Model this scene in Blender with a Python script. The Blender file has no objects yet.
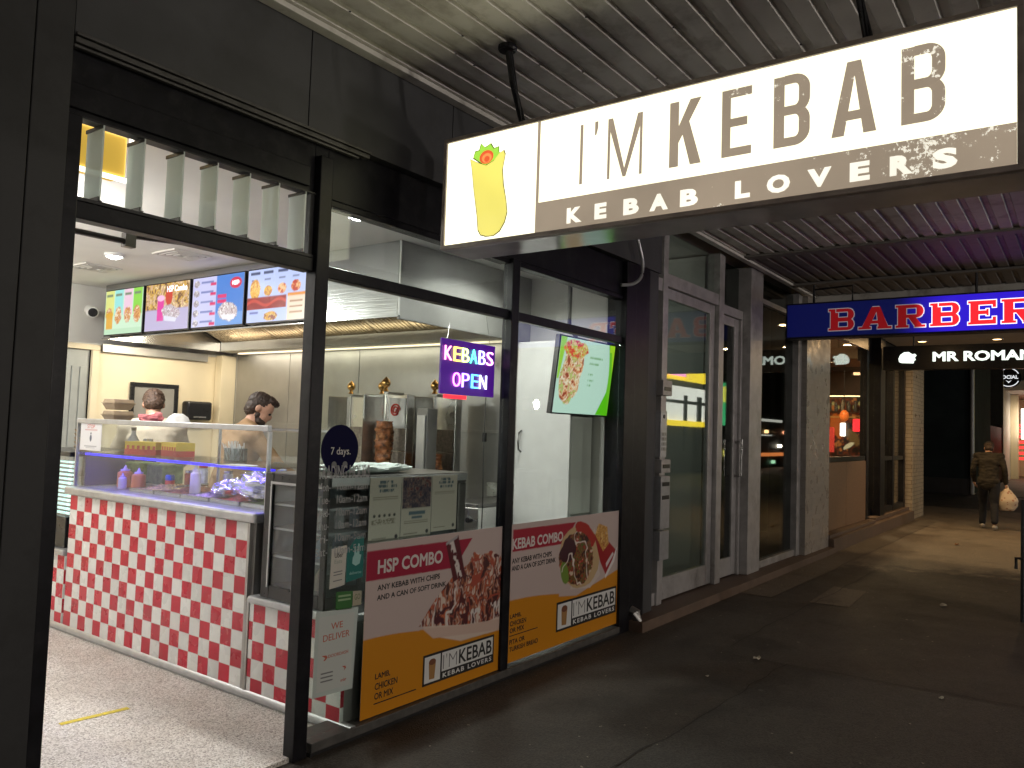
import bpy, bmesh, math, random
import numpy as np
from mathutils import Vector, Matrix, noise as mnoise

# ------------------------------------------------------------------ camera, world, light, exposure
sc = bpy.context.scene
C = sc.collection
CAM_H = 1.65
YAW, PITCH, ROLL, FPX = 0.628333490, 0.0565472951, 0.0333952621, 795.18
def cam_axes():
    fw = Vector((math.cos(YAW)*math.cos(PITCH), math.sin(YAW)*math.cos(PITCH), math.sin(PITCH)))
    r = Vector((math.sin(YAW), -math.cos(YAW), 0)); u = r.cross(fw)
    c, s = math.cos(ROLL), math.sin(ROLL)
    return c*r + s*u, -s*r + c*u, fw
cd = bpy.data.cameras.new('camera'); cam = bpy.data.objects.new('camera', cd); C.objects.link(cam)
R_, U_, F_ = cam_axes()
m = Matrix((R_, U_, -F_)).transposed().to_4x4(); m.translation = (0, 0, CAM_H)
cam.matrix_world = m
cd.sensor_fit = 'HORIZONTAL'; cd.sensor_width = 36.0; cd.lens = FPX/1024*36.0
cd.clip_start = 0.05; cd.clip_end = 2000
sc.camera = cam

w = bpy.data.worlds.new('World'); sc.world = w; w.use_nodes = True
wn = w.node_tree
sky = wn.nodes.new('ShaderNodeTexSky'); sky.sky_type = 'NISHITA'; sky.sun_disc = False
sky.sun_elevation = math.radians(-4); sky.sun_rotation = math.radians(200)
wn.nodes['Background'].inputs['Strength'].default_value = 0.05
wn.links.new(sky.outputs[0], wn.nodes['Background'].inputs['Color'])

sc.view_settings.view_transform = 'Standard'
sc.view_settings.look = 'None'
sc.view_settings.exposure = 0.0
sc.view_settings.gamma = 1.0
sc.view_settings.use_curve_mapping = False
sc.render.engine = 'CYCLES'
sc.cycles.use_denoising = True
sc.cycles.max_bounces = 10; sc.cycles.diffuse_bounces = 4; sc.cycles.glossy_bounces = 5
sc.cycles.transparent_max_bounces = 32; sc.cycles.transmission_bounces = 6
sc.cycles.sample_clamp_indirect = 6.0; sc.cycles.sample_clamp_direct = 0
sc.cycles.caustics_reflective = False; sc.cycles.caustics_refractive = False

def lamp(name, loc, power, color=(1, 1, 1), size=0.15, target=None, kind='AREA', size_y=None, spread=None, spot=None, rot=None):
    d = bpy.data.lights.new(name, kind); d.energy = power; d.color = color
    if kind == 'AREA':
        if size_y: d.shape = 'RECTANGLE'; d.size = size; d.size_y = size_y
        else: d.shape = 'DISK'; d.size = size
        if spread: d.spread = math.radians(spread)
    else:
        d.shadow_soft_size = size
        if kind == 'SPOT' and spot: d.spot_size = math.radians(spot); d.spot_blend = 0.6
    o = bpy.data.objects.new(name, d); C.objects.link(o); o.location = loc
    if rot: o.rotation_euler = rot
    elif target: o.rotation_euler = (Vector(target) - Vector(loc)).to_track_quat('-Z', 'Y').to_euler()
    return o
COOL = (1.0, 0.965, 0.905)
# shop ceiling downlights; the third is added to light the right window end
SHOP_LIGHTS = [(3.40, 6.68), (3.53, 3.85), (5.0, 3.66)]
for x, y in SHOP_LIGHTS:
    lamp('downlight_lamp', (x, y, 2.968), 30.0 if y > 5 else 27.0 if x < 4 else 13.0, COOL, 0.16, spread=150)
lamp('hood_and_fill_lamp', (5.45, 6.2, 2.575), 3.0, (1, .84, .6), 0.06, size_y=3.6, rot=(0, math.radians(205), 0))  # upward fill added to brighten the hood filters
lamp('hood_and_fill_lamp', (4.95, 7.35, 2.62), 14.0, (1, .88, .66), 0.25, target=(4.95, 8.6, 1.75))  # unseen fill added behind the hood lip to brighten the rear wall
lamp('hood_and_fill_lamp', (4.6, 7.9, 2.60), 5.0, (1, .88, .66), 0.2, target=(4.5, 8.6, 1.6))  # second added fill for the rear wall
FILL_GLOBES = [(2.05, 5.3), (2.0, 7.4)]  # unseen ceiling globes, added to lift the ceiling and walls
for x, y in FILL_GLOBES:
    lamp('globe_fill_lamp', (x, y, 2.78), 62.0, COOL, 0.10, kind='POINT')
# cooking lamps under the hood, the LED strip of the display case
lamp('hood_and_fill_lamp', (5.70, 6.4, 2.44), 10.0, (1, .88, .68), 0.12, size_y=3.8, rot=(0, math.radians(-14), 0))
lamp('case_lamp', (3.12, 5.1, 1.325), 4.0, (0.20, 0.13, 1.0), 0.03, size_y=2.1)
# footpath downlights of the barber's awning
for x, y in ((16.9, 2.58), (16.93, 1.35), (16.9, 0.1), (13.6, 2.3), (13.6, 0.6)):
    lamp('awning_lamp', (x, y, 3.57), 24.0 if x > 15 else 8.0, (1, .62, .28), 0.12)
lamp('foyer_lamp', (7.3, 4.6, 3.4), 4.0, (.95, 1, .93), 0.3)
lamp('barber_lamp', (14.2, 4.6, 3.3), 90.0, (1, .66, .36), 0.5)
lamp('barber_lamp', (17.6, 4.6, 3.3), 70.0, (1, .66, .36), 0.5)
lamp('far_shop_lamp', (46, 1.5, 3.9), 60.0, (1, .78, .5), 1.5)
# street lamp across the road
lamp('street_lamp_light', (6.0, -5.0, 6.5), 160.0, (1, .72, .42), 0.4)
# unseen fill lamps added across the road to light the facade and soffit
for x, p_ in ((-3.5, 150), (4.5, 150), (12.0, 110), (22.0, 90)):
    lamp('facade_fill_lamp', (x, -8.6, 2.5), p_, (1, .91, .82), 0.3, rot=(math.radians(90), 0, 0))

# ------------------------------------------------------------------ helpers
def s2l(c):
    c = c/255.0
    return c/12.92 if c <= 0.04045 else ((c+0.055)/1.055)**2.4
def RGB(r, g, b): return (s2l(r), s2l(g), s2l(b))

def mat(name, col, rough=0.5, metal=0.0, var=0.0, scale=8.0, bump=0.0, spec=0.5, emit=None, es=0.0, dirt=None, dscale=3.0, detail=6):
    """procedural paint: noise varied base colour, roughness and bump"""
    M = bpy.data.materials.new(name); M.use_nodes = True
    nt = M.node_tree; b = nt.nodes['Principled BSDF']; L = nt.links
    b.inputs['Roughness'].default_value = rough; b.inputs['Metallic'].default_value = metal
    b.inputs['Specular IOR Level'].default_value = spec
    b.inputs['Base Color'].default_value = (*col, 1)
    tc = nt.nodes.new('ShaderNodeTexCoord')
    if var or bump or dirt:
        n = nt.nodes.new('ShaderNodeTexNoise'); n.inputs['Scale'].default_value = scale; n.inputs['Detail'].default_value = detail
        L.new(tc.outputs['Object'], n.inputs['Vector'])
        rp = nt.nodes.new('ShaderNodeValToRGB')
        lo = tuple(max(0, c*(1-var)) for c in col); hi = tuple(min(1, c*(1+var)) for c in col)
        rp.color_ramp.elements[0].position = .3; rp.color_ramp.elements[1].position = .7
        rp.color_ramp.elements[0].color = (*lo, 1); rp.color_ramp.elements[1].color = (*hi, 1)
        L.new(n.outputs['Fac'], rp.inputs['Fac']); out = rp.outputs['Color']
        if dirt:
            n2 = nt.nodes.new('ShaderNodeTexNoise'); n2.inputs['Scale'].default_value = dscale; n2.inputs['Detail'].default_value = 8
            n2.inputs['Roughness'].default_value = .7
            L.new(tc.outputs['Object'], n2.inputs['Vector'])
            r2 = nt.nodes.new('ShaderNodeValToRGB'); r2.color_ramp.elements[0].position = .5; r2.color_ramp.elements[1].position = .68
            r2.color_ramp.elements[0].color = (0, 0, 0, 1)
            L.new(n2.outputs['Fac'], r2.inputs['Fac'])
            mx = nt.nodes.new('ShaderNodeMix'); mx.data_type = 'RGBA'
            L.new(r2.outputs['Color'], mx.inputs[0]); L.new(out, mx.inputs[6]); mx.inputs[7].default_value = (*dirt, 1)
            out = mx.outputs[2]
        L.new(out, b.inputs['Base Color'])
        rr = nt.nodes.new('ShaderNodeMapRange'); rr.inputs[3].default_value = max(0, rough-.08); rr.inputs[4].default_value = min(1, rough+.08)
        L.new(n.outputs['Fac'], rr.inputs[0]); L.new(rr.outputs[0], b.inputs['Roughness'])
        if bump:
            bp = nt.nodes.new('ShaderNodeBump'); bp.inputs['Strength'].default_value = bump; bp.inputs['Distance'].default_value = .01
            L.new(n.outputs['Fac'], bp.inputs['Height']); L.new(bp.outputs[0], b.inputs['Normal'])
    if emit:
        b.inputs['Emission Color'].default_value = (*emit, 1); b.inputs['Emission Strength'].default_value = es
    return M

def emitter(name, col, strength, base=None):
    return mat(name, base or tuple(min(1, c) for c in col), 0.4, emit=col, es=strength)

def glass(name, tint=(.93, .97, .95), r0=0.045, smudge=True, maxr=0.85):
    M = bpy.data.materials.new(name); M.use_nodes = True
    nt = M.node_tree; nt.nodes.clear(); L = nt.links
    o = nt.nodes.new('ShaderNodeOutputMaterial'); mx = nt.nodes.new('ShaderNodeMixShader')
    t = nt.nodes.new('ShaderNodeBsdfTransparent'); t.inputs[0].default_value = (*tint, 1)
    g = nt.nodes.new('ShaderNodeBsdfGlossy'); g.inputs['Roughness'].default_value = 0.0
    if smudge:
        tc = nt.nodes.new('ShaderNodeTexCoord'); n = nt.nodes.new('ShaderNodeTexNoise'); n.inputs['Scale'].default_value = 2.2; n.inputs['Detail'].default_value = 5
        L.new(tc.outputs['Object'], n.inputs['Vector'])
        mr = nt.nodes.new('ShaderNodeMapRange'); mr.inputs[1].default_value = .45; mr.inputs[2].default_value = .75; mr.inputs[3].default_value = 0.0; mr.inputs[4].default_value = .06
        L.new(n.outputs['Fac'], mr.inputs[0]); L.new(mr.outputs[0], g.inputs['Roughness'])
    lw = nt.nodes.new('ShaderNodeLayerWeight'); lw.inputs['Blend'].default_value = .5
    p = nt.nodes.new('ShaderNodeMath'); p.operation = 'POWER'; p.inputs[1].default_value = 5.0
    L.new(lw.outputs['Facing'], p.inputs[0])
    mr2 = nt.nodes.new('ShaderNodeMapRange'); mr2.inputs[3].default_value = r0; mr2.inputs[4].default_value = maxr
    L.new(p.outputs[0], mr2.inputs[0])
    L.new(mr2.outputs[0], mx.inputs[0]); L.new(t.outputs[0], mx.inputs[1]); L.new(g.outputs[0], mx.inputs[2])
    L.new(mx.outputs[0], o.inputs[0])
    return M

def mnode(nt, op, a, b=None):
    n = nt.nodes.new('ShaderNodeMath'); n.operation = op
    for i, v in enumerate((a, b)):
        if v is None: continue
        if isinstance(v, (int, float)): n.inputs[i].default_value = v
        else: nt.links.new(v, n.inputs[i])
    return n.outputs[0]

class MB:
    def __init__(s): s.v = []; s.f = []; s.mi = []; s.cur = 0; s.col = None
    def add(s, vs, fs, mi=None):
        k = len(s.v); s.v += [tuple(v) for v in vs]; s.f += [tuple(i+k for i in f) for f in fs]
        s.mi += [s.cur if mi is None else mi]*len(fs); return s
    def box(s, x0, x1, y0, y1, z0, z1, M=None):
        vs = [Vector((x, y, z)) for z in (z0, z1) for y in (y0, y1) for x in (x0, x1)]
        if M is not None: vs = [M @ v for v in vs]
        return s.add(vs, [(0, 2, 3, 1), (4, 5, 7, 6), (0, 1, 5, 4), (2, 6, 7, 3), (0, 4, 6, 2), (1, 3, 7, 5)])
    def prism(s, pts, fr, d0, d1):
        """polygon pts (a,b) in frame, extruded from d0 to d1 along the normal"""
        n = len(pts)
        vs = [fr(a, b, d0) for a, b in pts] + [fr(a, b, d1) for a, b in pts]
        ar = sum(pts[i][0]*pts[(i+1) % n][1]-pts[(i+1) % n][0]*pts[i][1] for i in range(n))
        fs = [tuple(range(n-1, -1, -1)), tuple(range(n, 2*n))] + [(i, (i+1) % n, n+(i+1) % n, n+i) for i in range(n)]
        if ar < 0: fs = [tuple(reversed(f)) for f in fs]
        if d1 < d0: fs = [tuple(reversed(f)) for f in fs]
        return s.add(vs, fs)
    def tube(s, path, r, n=8, closed=False):
        path = [Vector(p) for p in path]; k = len(path); rings = []
        for i, p in enumerate(path):
            a = path[i-1] if (i > 0 or closed) else p; b = path[(i+1) % k] if (i < k-1 or closed) else p
            t = (b-a).normalized(); up = Vector((0, 0, 1)) if abs(t.z) < .95 else Vector((1, 0, 0))
            e1 = t.cross(up).normalized(); e2 = t.cross(e1)
            rr = r[i] if isinstance(r, (list, tuple)) else r
            rings.append([p + (e1*math.cos(2*math.pi*j/n)+e2*math.sin(2*math.pi*j/n))*rr for j in range(n)])
        vs = [v for g in rings for v in g]; fs = []
        for i in range(k if closed else k-1):
            q = (i+1) % k
            for j in range(n): fs.append((i*n+j, i*n+(j+1) % n, q*n+(j+1) % n, q*n+j))
        if not closed: fs += [tuple(range(n-1, -1, -1)), tuple((k-1)*n+j for j in range(n))]
        return s.add(vs, fs)
    def lathe(s, c, prof, n=16, axis=None, caps=True):
        """prof: list of (r, h) about axis from c"""
        c = Vector(c); ax = Vector(axis or (0, 0, 1)).normalized()
        e1 = ax.orthogonal().normalized(); e2 = ax.cross(e1)
        vs = [c+ax*h+(e1*math.cos(2*math.pi*j/n)+e2*math.sin(2*math.pi*j/n))*r for r, h in prof for j in range(n)]
        k = len(prof)
        fs = [(i*n+j, i*n+(j+1) % n, (i+1)*n+(j+1) % n, (i+1)*n+j) for i in range(k-1) for j in range(n)]
        if caps: fs += [tuple(range(n-1, -1, -1)), tuple((k-1)*n+j for j in range(n))]
        return s.add(vs, fs)
    def ball(s, c, r, n=12, m=8):
        rx, ry, rz = r if isinstance(r, (tuple, list)) else (r, r, r)
        c = Vector(c); vs = [c+Vector((0, 0, -rz))]
        for i in range(1, m):
            t = math.pi*i/m-math.pi/2
            for j in range(n):
                a = 2*math.pi*j/n; vs.append(c+Vector((rx*math.cos(t)*math.cos(a), ry*math.cos(t)*math.sin(a), rz*math.sin(t))))
        vs.append(c+Vector((0, 0, rz))); T = len(vs)-1
        fs = [(0, 1+(j+1) % n, 1+j) for j in range(n)]
        for i in range(m-2):
            for j in range(n):
                fs.append((1+i*n+j, 1+i*n+(j+1) % n, 1+(i+1)*n+(j+1) % n, 1+(i+1)*n+j))
        fs += [(1+(m-2)*n+j, 1+(m-2)*n+(j+1) % n, T) for j in range(n)]
        return s.add(vs, fs)
    def build(s, name, mats, parent=None, bevel=0, smooth=False, colors=None):
        me = bpy.data.meshes.new(name)
        off = parent_loc(parent) if parent is not None else Vector((0, 0, 0))
        me.from_pydata([tuple(Vector(v)-off) for v in s.v], [], s.f)
        if not isinstance(mats, (list, tuple)): mats = [mats]
        for q in mats: me.materials.append(q)
        for p, i in zip(me.polygons, s.mi): p.material_index = i
        if smooth:
            for p in me.polygons: p.use_smooth = True
            if smooth != 'all': me.set_sharp_from_angle(angle=math.radians(40))
        if colors is not None:
            at = me.color_attributes.new('print', 'FLOAT_COLOR', 'POINT')
            at.data.foreach_set('color', np.asarray(colors, np.float32).ravel())
        me.update()
        o = bpy.data.objects.new(name, me); C.objects.link(o)
        if parent is not None: o.parent = parent
        if bevel:
            b = o.modifiers.new('bevel', 'BEVEL'); b.width = bevel; b.segments = 2; b.limit_method = 'ANGLE'
        return o

def parent_loc(p):
    v = Vector((0, 0, 0))
    while p is not None: v = v+Vector(p.location); p = p.parent
    return v

def thing(name, label, cat, loc=(0, 0, 0), group=None):
    o = bpy.data.objects.new(name, None); C.objects.link(o); o.location = loc; o.empty_display_size = .1
    o['label'] = label; o['category'] = cat
    if group: o['group'] = group
    return o
def tag(o, label, cat, group=None):
    o['label'] = label; o['category'] = cat
    if group: o['group'] = group
    return o
def solo(name, mb, mats, label, cat, group=None, **k):
    """a thing that is one mesh, origin at the centre of its foot"""
    xs = [v[0] for v in mb.v]; ys = [v[1] for v in mb.v]; zs = [v[2] for v in mb.v]
    c = Vector(((min(xs)+max(xs))/2, (min(ys)+max(ys))/2, min(zs)))
    mb.v = [tuple(Vector(v)-c) for v in mb.v]
    o = mb.build(name, mats, None, **k); o.location = c
    return tag(o, label, cat, group)
def struct(o, kind='structure'): o['kind'] = kind; return o
def dup(root, d, label=None):
    """copy a thing with its parts, moved by d"""
    r = root.copy(); C.objects.link(r); r.location = Vector(root.location)+Vector(d)
    if label: r['label'] = label
    for ch in list(root.children):
        c = ch.copy(); C.objects.link(c); c.parent = r
        for g in list(ch.children):
            e = g.copy(); C.objects.link(e); e.parent = c
    return r

def frame(o, r, u):
    o = Vector(o); r = Vector(r).normalized(); u = Vector(u).normalized(); n = r.cross(u)
    return lambda a, b, c=0.0: o+r*a+u*b+n*c
def FY(y): return frame((0, y, 0), (1, 0, 0), (0, 0, 1))      # facade plane, a = X, b = Z, normal to the street
def FX(x): return frame((x, 0, 0), (0, -1, 0), (0, 0, 1))     # plane across the footpath, a = -Y, b = Z, normal to the viewer

def text(name, body, fr, a0, a1, b0, b1, mt, parent, d=0.002, depth=0.001, bold=0.0, align=None, spacing=1.0, keep=False, res=3):
    cu = bpy.data.curves.new(name, 'FONT'); cu.body = body; cu.size = 1.0; cu.resolution_u = res
    if bold > 0 and depth <= .0015: cu.bevel_depth = bold; cu.bevel_resolution = 0
    else: cu.offset = bold
    cu.space_character = spacing
    if align: cu.align_x = align
    o = bpy.data.objects.new(name, cu); C.objects.link(o)
    dg = bpy.context.evaluated_depsgraph_get(); me = bpy.data.meshes.new_from_object(o.evaluated_get(dg))
    bpy.data.objects.remove(o); bpy.data.curves.remove(cu)
    co = np.zeros(len(me.vertices)*3, np.float32); me.vertices.foreach_get('co', co); co = co.reshape(-1, 3)
    x0, x1, y0, y1 = co[:, 0].min(), co[:, 0].max(), co[:, 1].min(), co[:, 1].max()
    sx = (a1-a0)/(x1-x0); sy = (b1-b0)/(y1-y0)
    if keep: sx = min(sx, sy*keep)
    fs = [tuple(p.vertices) for p in me.polygons]
    zr = max(1e-6, float(np.abs(co[:, 2]).max())) if len(co) else 1
    mb = MB(); mb.add([fr(a0+(v[0]-x0)*sx, b0+(v[1]-y0)*sy, d+.0004*v[2]/zr) for v in co], fs)
    if depth > .0015:   # give raised letters their edges
        bm = bmesh.new(); vv = [bm.verts.new(v) for v in mb.v]
        for f in fs:
            try: bm.faces.new([vv[i] for i in f])
            except ValueError: pass
        bmesh.ops.remove_doubles(bm, verts=bm.verts, dist=1e-5)
        nrm = fr(0, 0, 1)-fr(0, 0, 0)
        ex = bmesh.ops.extrude_face_region(bm, geom=bm.faces[:])
        bmesh.ops.translate(bm, vec=nrm*depth, verts=[e for e in ex['geom'] if isinstance(e, bmesh.types.BMVert)])
        bmesh.ops.recalc_face_normals(bm, faces=bm.faces[:])
        bm.verts.index_update()
        mb = MB(); mb.add([v.co.copy() for v in bm.verts], [tuple(v.index for v in f.verts) for f in bm.faces]); bm.free()
    bpy.data.meshes.remove(me)
    return mb.build(name, mt, parent)

# ---- printed panels: a fine grid whose points carry the printed colour
def vnoise(x, y, seed=0):
    xi = np.floor(x).astype(np.int64); yi = np.floor(y).astype(np.int64); xf = x-xi; yf = y-yi
    def h(a, b):
        n = (a*374761393+b*668265263+seed*2147483647) & 0xffffffff
        n = ((n ^ (n >> 13))*1274126177) & 0xffffffff
        return ((n ^ (n >> 16)) & 0xffff)/65535.0
    u = xf*xf*(3-2*xf); v = yf*yf*(3-2*yf)
    return (h(xi, yi)*(1-u)+h(xi+1, yi)*u)*(1-v)+(h(xi, yi+1)*(1-u)+h(xi+1, yi+1)*u)*v
def fbm(x, y, seed=0, o=4):
    t = 0; a = .5
    for i in range(o): t = t+a*vnoise(x*2**i, y*2**i, seed+i*17); a *= .5
    return t/(1-.5**o)
def put(img, mask, col): img[mask] = RGB(*col)
def inpoly(a, b, pts):
    ins = np.zeros(a.shape, bool); n = len(pts)
    for i in range(n):
        x0, y0 = pts[i]; x1, y1 = pts[(i+1) % n]
        c = ((y0 > b) != (y1 > b)) & (a < (x1-x0)*(b-y0)/((y1-y0) or 1e-9)+x0)
        ins ^= c
    return ins
def inell(a, b, ca, cb, ra, rb, rot=0, rough=0, seed=0):
    x = a-ca; y = b-cb; c, s = math.cos(rot), math.sin(rot); x, y = x*c+y*s, -x*s+y*c
    d = (x/ra)**2+(y/rb)**2
    if rough: d = d+(fbm(a/ra*3, b/rb*3, seed)-.5)*rough
    return d < 1
def food(img, a, b, mask, pal, sc_, seed):
    n = fbm(a/sc_, b/sc_, seed, 3)+.35*(vnoise(a/sc_*3.1, b/sc_*3.1, seed+5)-.5)
    n = np.clip((n-.25)/.5, 0, .999); k = (n*len(pal)).astype(int)
    P = np.array([RGB(*p) for p in pal]); img[mask] = P[k[mask]]
def prt(name, fr, a0, a1, b0, b1, fn, mt, parent, step=.008, d=0.0, thick=.003):
    nx = max(2, int(round((a1-a0)/step))+1); ny = max(2, int(round((b1-b0)/step))+1)
    A, B = np.meshgrid(np.linspace(a0, a1, nx), np.linspace(b0, b1, ny))
    q = 3; hx, hy = (a1-a0)/(nx-1), (b1-b0)/(ny-1)
    A2, B2 = np.meshgrid(a0+hx*(np.arange(nx*q)-1)/q, b0+hy*(np.arange(ny*q)-1)/q)
    big = np.ones(A2.shape+(3,), float); fn(big, A2, B2)
    img = big.reshape(ny, q, nx, q, 3).mean((1, 3))
    n = fr(0, 0, 1)-fr(0, 0, 0)
    o = fr(0, 0, d); r = fr(1, 0, 0)-fr(0, 0, 0); u = fr(0, 1, 0)-fr(0, 0, 0)
    mb = MB(); mb.add([o+r*float(x)+u*float(y) for x, y in zip(A.ravel(), B.ravel())],
                      [(j*nx+i, j*nx+i+1, (j+1)*nx+i+1, (j+1)*nx+i) for j in range(ny-1) for i in range(nx-1)])
    k = len(mb.v); cs = list(np.concatenate([img.reshape(-1, 3), np.ones((img.shape[0]*img.shape[1], 1))], 1))
    q = [fr(a, b, d-thick) for a, b in ((a0, b0), (a1, b0), (a1, b1), (a0, b1))]
    ed = [0, nx-1, ny*nx-1, (ny-1)*nx]
    mb.v += [tuple(v) for v in q]; cs += [np.array((.6, .6, .6, 1))]*4
    mb.f += [(k+3, k+2, k+1, k)]+[(k+i, k+(i+1) % 4, ed[(i+1) % 4], ed[i]) for i in range(4)]; mb.mi += [0]*5
    return mb.build(name, mt, parent, colors=cs)
def print_mat(name, rough=.45, emit=0.0, spec=.4):
    M = bpy.data.materials.new(name); M.use_nodes = True; nt = M.node_tree; b = nt.nodes['Principled BSDF']
    at = nt.nodes.new('ShaderNodeAttribute'); at.attribute_name = 'print'
    b.inputs['Roughness'].default_value = rough; b.inputs['Specular IOR Level'].default_value = spec
    if emit:
        b.inputs['Base Color'].default_value = (.02, .02, .02, 1)
        nt.links.new(at.outputs['Color'], b.inputs['Emission Color']); b.inputs['Emission Strength'].default_value = emit
    else: nt.links.new(at.outputs['Color'], b.inputs['Base Color'])
    return M

# ------------------------------------------------------------------ materials
M = {}
M['black_frame'] = mat('black_frame_paint', (.0075, .0075, .0105), .36, var=.3, scale=14, bump=.08, spec=.22, dirt=(.018, .018, .02), dscale=9)
M['charcoal'] = mat('charcoal_render', (.030, .030, .031), .62, var=.2, scale=5, bump=.12, dirt=(.018, .018, .018))
M['charcoal2'] = mat('charcoal_panel', (.055, .056, .060), .55, var=.15, scale=3, bump=.05, dirt=(.040, .040, .042), dscale=2)
M['trim'] = mat('trim_paint', (.075, .073, .07), .45, var=.3, scale=20, bump=.2)
M['soffit'] = mat('soffit_paint', (.66, .64, .60), .5, var=.12, scale=2.2, bump=.05, dirt=(.40, .375, .33), dscale=3.2)
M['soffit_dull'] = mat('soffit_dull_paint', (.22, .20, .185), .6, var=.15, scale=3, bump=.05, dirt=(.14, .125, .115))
M['soffit_flat'] = mat('flat_soffit_paint', (.62, .6, .56), .6, var=.06, scale=3)
M['dark_metal'] = mat('dark_metal', (.02, .02, .022), .45, metal=.3, var=.3, scale=30)
M['alu'] = mat('aluminium_frame', (.47, .455, .45), .42, metal=.35, var=.14, scale=7, bump=.05, dirt=(.30, .285, .275))
M['alu_light'] = mat('pale_aluminium', (.47, .48, .50), .35, metal=.6, var=.1, scale=16)
M['steel'] = mat('brushed_steel', (.56, .555, .54), .26, metal=1.0, var=.12, scale=3, bump=.03)
def brushed(name, col, rough, axis_scale):
    Mm = mat(name, col, rough, metal=1.0); nt = Mm.node_tree; b = nt.nodes['Principled BSDF']; L = nt.links
    tc = nt.nodes.new('ShaderNodeTexCoord'); mp = nt.nodes.new('ShaderNodeMapping'); mp.inputs['Scale'].default_value = axis_scale; L.new(tc.outputs['Object'], mp.inputs[0])
    n = nt.nodes.new('ShaderNodeTexNoise'); n.inputs['Scale'].default_value = 1; n.inputs['Detail'].default_value = 4; L.new(mp.outputs[0], n.inputs['Vector'])
    n2 = nt.nodes.new('ShaderNodeTexNoise'); n2.inputs['Scale'].default_value = 2.5; n2.inputs['Detail'].default_value = 5; L.new(tc.outputs['Object'], n2.inputs['Vector'])
    bp = nt.nodes.new('ShaderNodeBump'); bp.inputs['Strength'].default_value = .35; bp.inputs['Distance'].default_value = .002
    L.new(n.outputs['Fac'], bp.inputs['Height']); L.new(bp.outputs[0], b.inputs['Normal'])
    mr = nt.nodes.new('ShaderNodeMapRange'); mr.inputs[3].default_value = rough-.07; mr.inputs[4].default_value = rough+.12; L.new(n2.outputs['Fac'], mr.inputs[0]); L.new(mr.outputs[0], b.inputs['Roughness'])
    return Mm
M['hood_steel'] = brushed('hood_steel', (.46, .47, .48), .15, (2.5, 2.5, 70))
M['hood_filter'] = mat('hood_filter', (.50, .41, .29), .5, metal=.2, var=.25, scale=40)
M['hood_end'] = mat('hood_end_steel', (.36, .355, .345), .5, metal=.35, var=.1, scale=3, bump=.04)
M['steel_dull'] = mat('dull_steel', (.40, .395, .385), .42, metal=.85, var=.15, scale=2.5, bump=.03)
M['steel_dark'] = mat('dark_steel', (.16, .155, .15), .35, metal=.8, var=.2, scale=6)
M['brass'] = mat('brass', (.72, .42, .14), .25, metal=1.0, var=.1, scale=20)
M['cream'] = mat('cream_wall', (.84, .74, .54), .6, var=.04, scale=3, bump=.03)
M['white_wall'] = mat('white_wall', (.74, .73, .70), .6, var=.04, scale=3, bump=.03)
M['ceiling'] = mat('ceiling_paint', (.78, .77, .74), .75, var=.03, scale=3)
M['grey_door'] = mat('grey_door_paint', (.36, .38, .37), .5, var=.08, scale=8)
M['white'] = mat('white_paint', (.78, .78, .77), .4, var=.04, scale=9)
M['offwhite'] = mat('off_white_plastic', (.68, .67, .63), .35, var=.05, scale=9)
M['black'] = mat('black_plastic', (.012, .012, .014), .3, var=.3, scale=30)
M['glass'] = glass('window_glass', r0=.06)
M['case_glass'] = glass('case_glass', (.93, .955, .97), .075)
def frosted():
    Mm = glass('louvre_glass', (.80, .90, .86), .10); nt = Mm.node_tree; L = nt.links
    o = [n for n in nt.nodes if n.type == 'OUTPUT_MATERIAL'][0]; src = o.inputs[0].links[0].from_socket
    d = nt.nodes.new('ShaderNodeBsdfDiffuse'); d.inputs[0].default_value = (.93, .97, .96, 1)
    tl = nt.nodes.new('ShaderNodeBsdfTranslucent'); tl.inputs[0].default_value = (.93, .98, .96, 1)
    a = nt.nodes.new('ShaderNodeMixShader'); a.inputs[0].default_value = .5; L.new(d.outputs[0], a.inputs[1]); L.new(tl.outputs[0], a.inputs[2])
    b = nt.nodes.new('ShaderNodeMixShader'); b.inputs[0].default_value = .74; L.new(src, b.inputs[1]); L.new(a.outputs[0], b.inputs[2]); L.new(b.outputs[0], o.inputs[0])
    return Mm
M['louvre_glass'] = frosted()
M['dark_glass'] = glass('dark_glass', (.55, .6, .58), .10)
M['door_glass'] = glass('entry_door_glass', (.80, .86, .83), .10)
M['screen'] = print_mat('lit_screen', .25, emit=1.05)
M['print'] = print_mat('printed_card', .42)
M['paper'] = print_mat('printed_paper', .7)
M['ink'] = mat('black_ink', (.012, .012, .012), .5)
M['white_ink'] = mat('white_ink', (.8, .8, .78), .5)
M['grey_ink'] = mat('grey_ink', (.20, .2, .2), .5)
M['red_ink'] = mat('red_ink', (.55, .05, .03), .5)
M['blue_black'] = mat('navy_vinyl', (.007, .007, .04), .6, spec=.08)
M['skin'] = mat('skin', (.52, .30, .21), .5, var=.08, scale=25, bump=.05)
M['hair'] = mat('brown_hair', (.035, .020, .013), .55, var=.5, scale=60, bump=.6)
M['hair2'] = mat('mid_brown_hair', (.075, .042, .026), .6, var=.5, scale=60, bump=.6)
M['tan_cloth'] = mat('tan_cloth', (.36, .225, .115), .85, var=.12, scale=18, bump=.25)
M['pale_cloth'] = mat('pale_cloth', (.55, .47, .36), .85, var=.1, scale=18, bump=.25)
M['olive_cloth'] = mat('olive_jacket_cloth', (.022, .018, .012), .8, var=.25, scale=14, bump=.4)
M['denim'] = mat('dark_denim', (.011, .013, .020), .85, var=.3, scale=30, bump=.3)
M['black_cloth'] = mat('black_cloth', (.012, .012, .013), .85, var=.3, scale=20, bump=.2)
M['shoe'] = mat('pale_shoe', (.42, .40, .37), .6, var=.1, scale=30)
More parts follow.
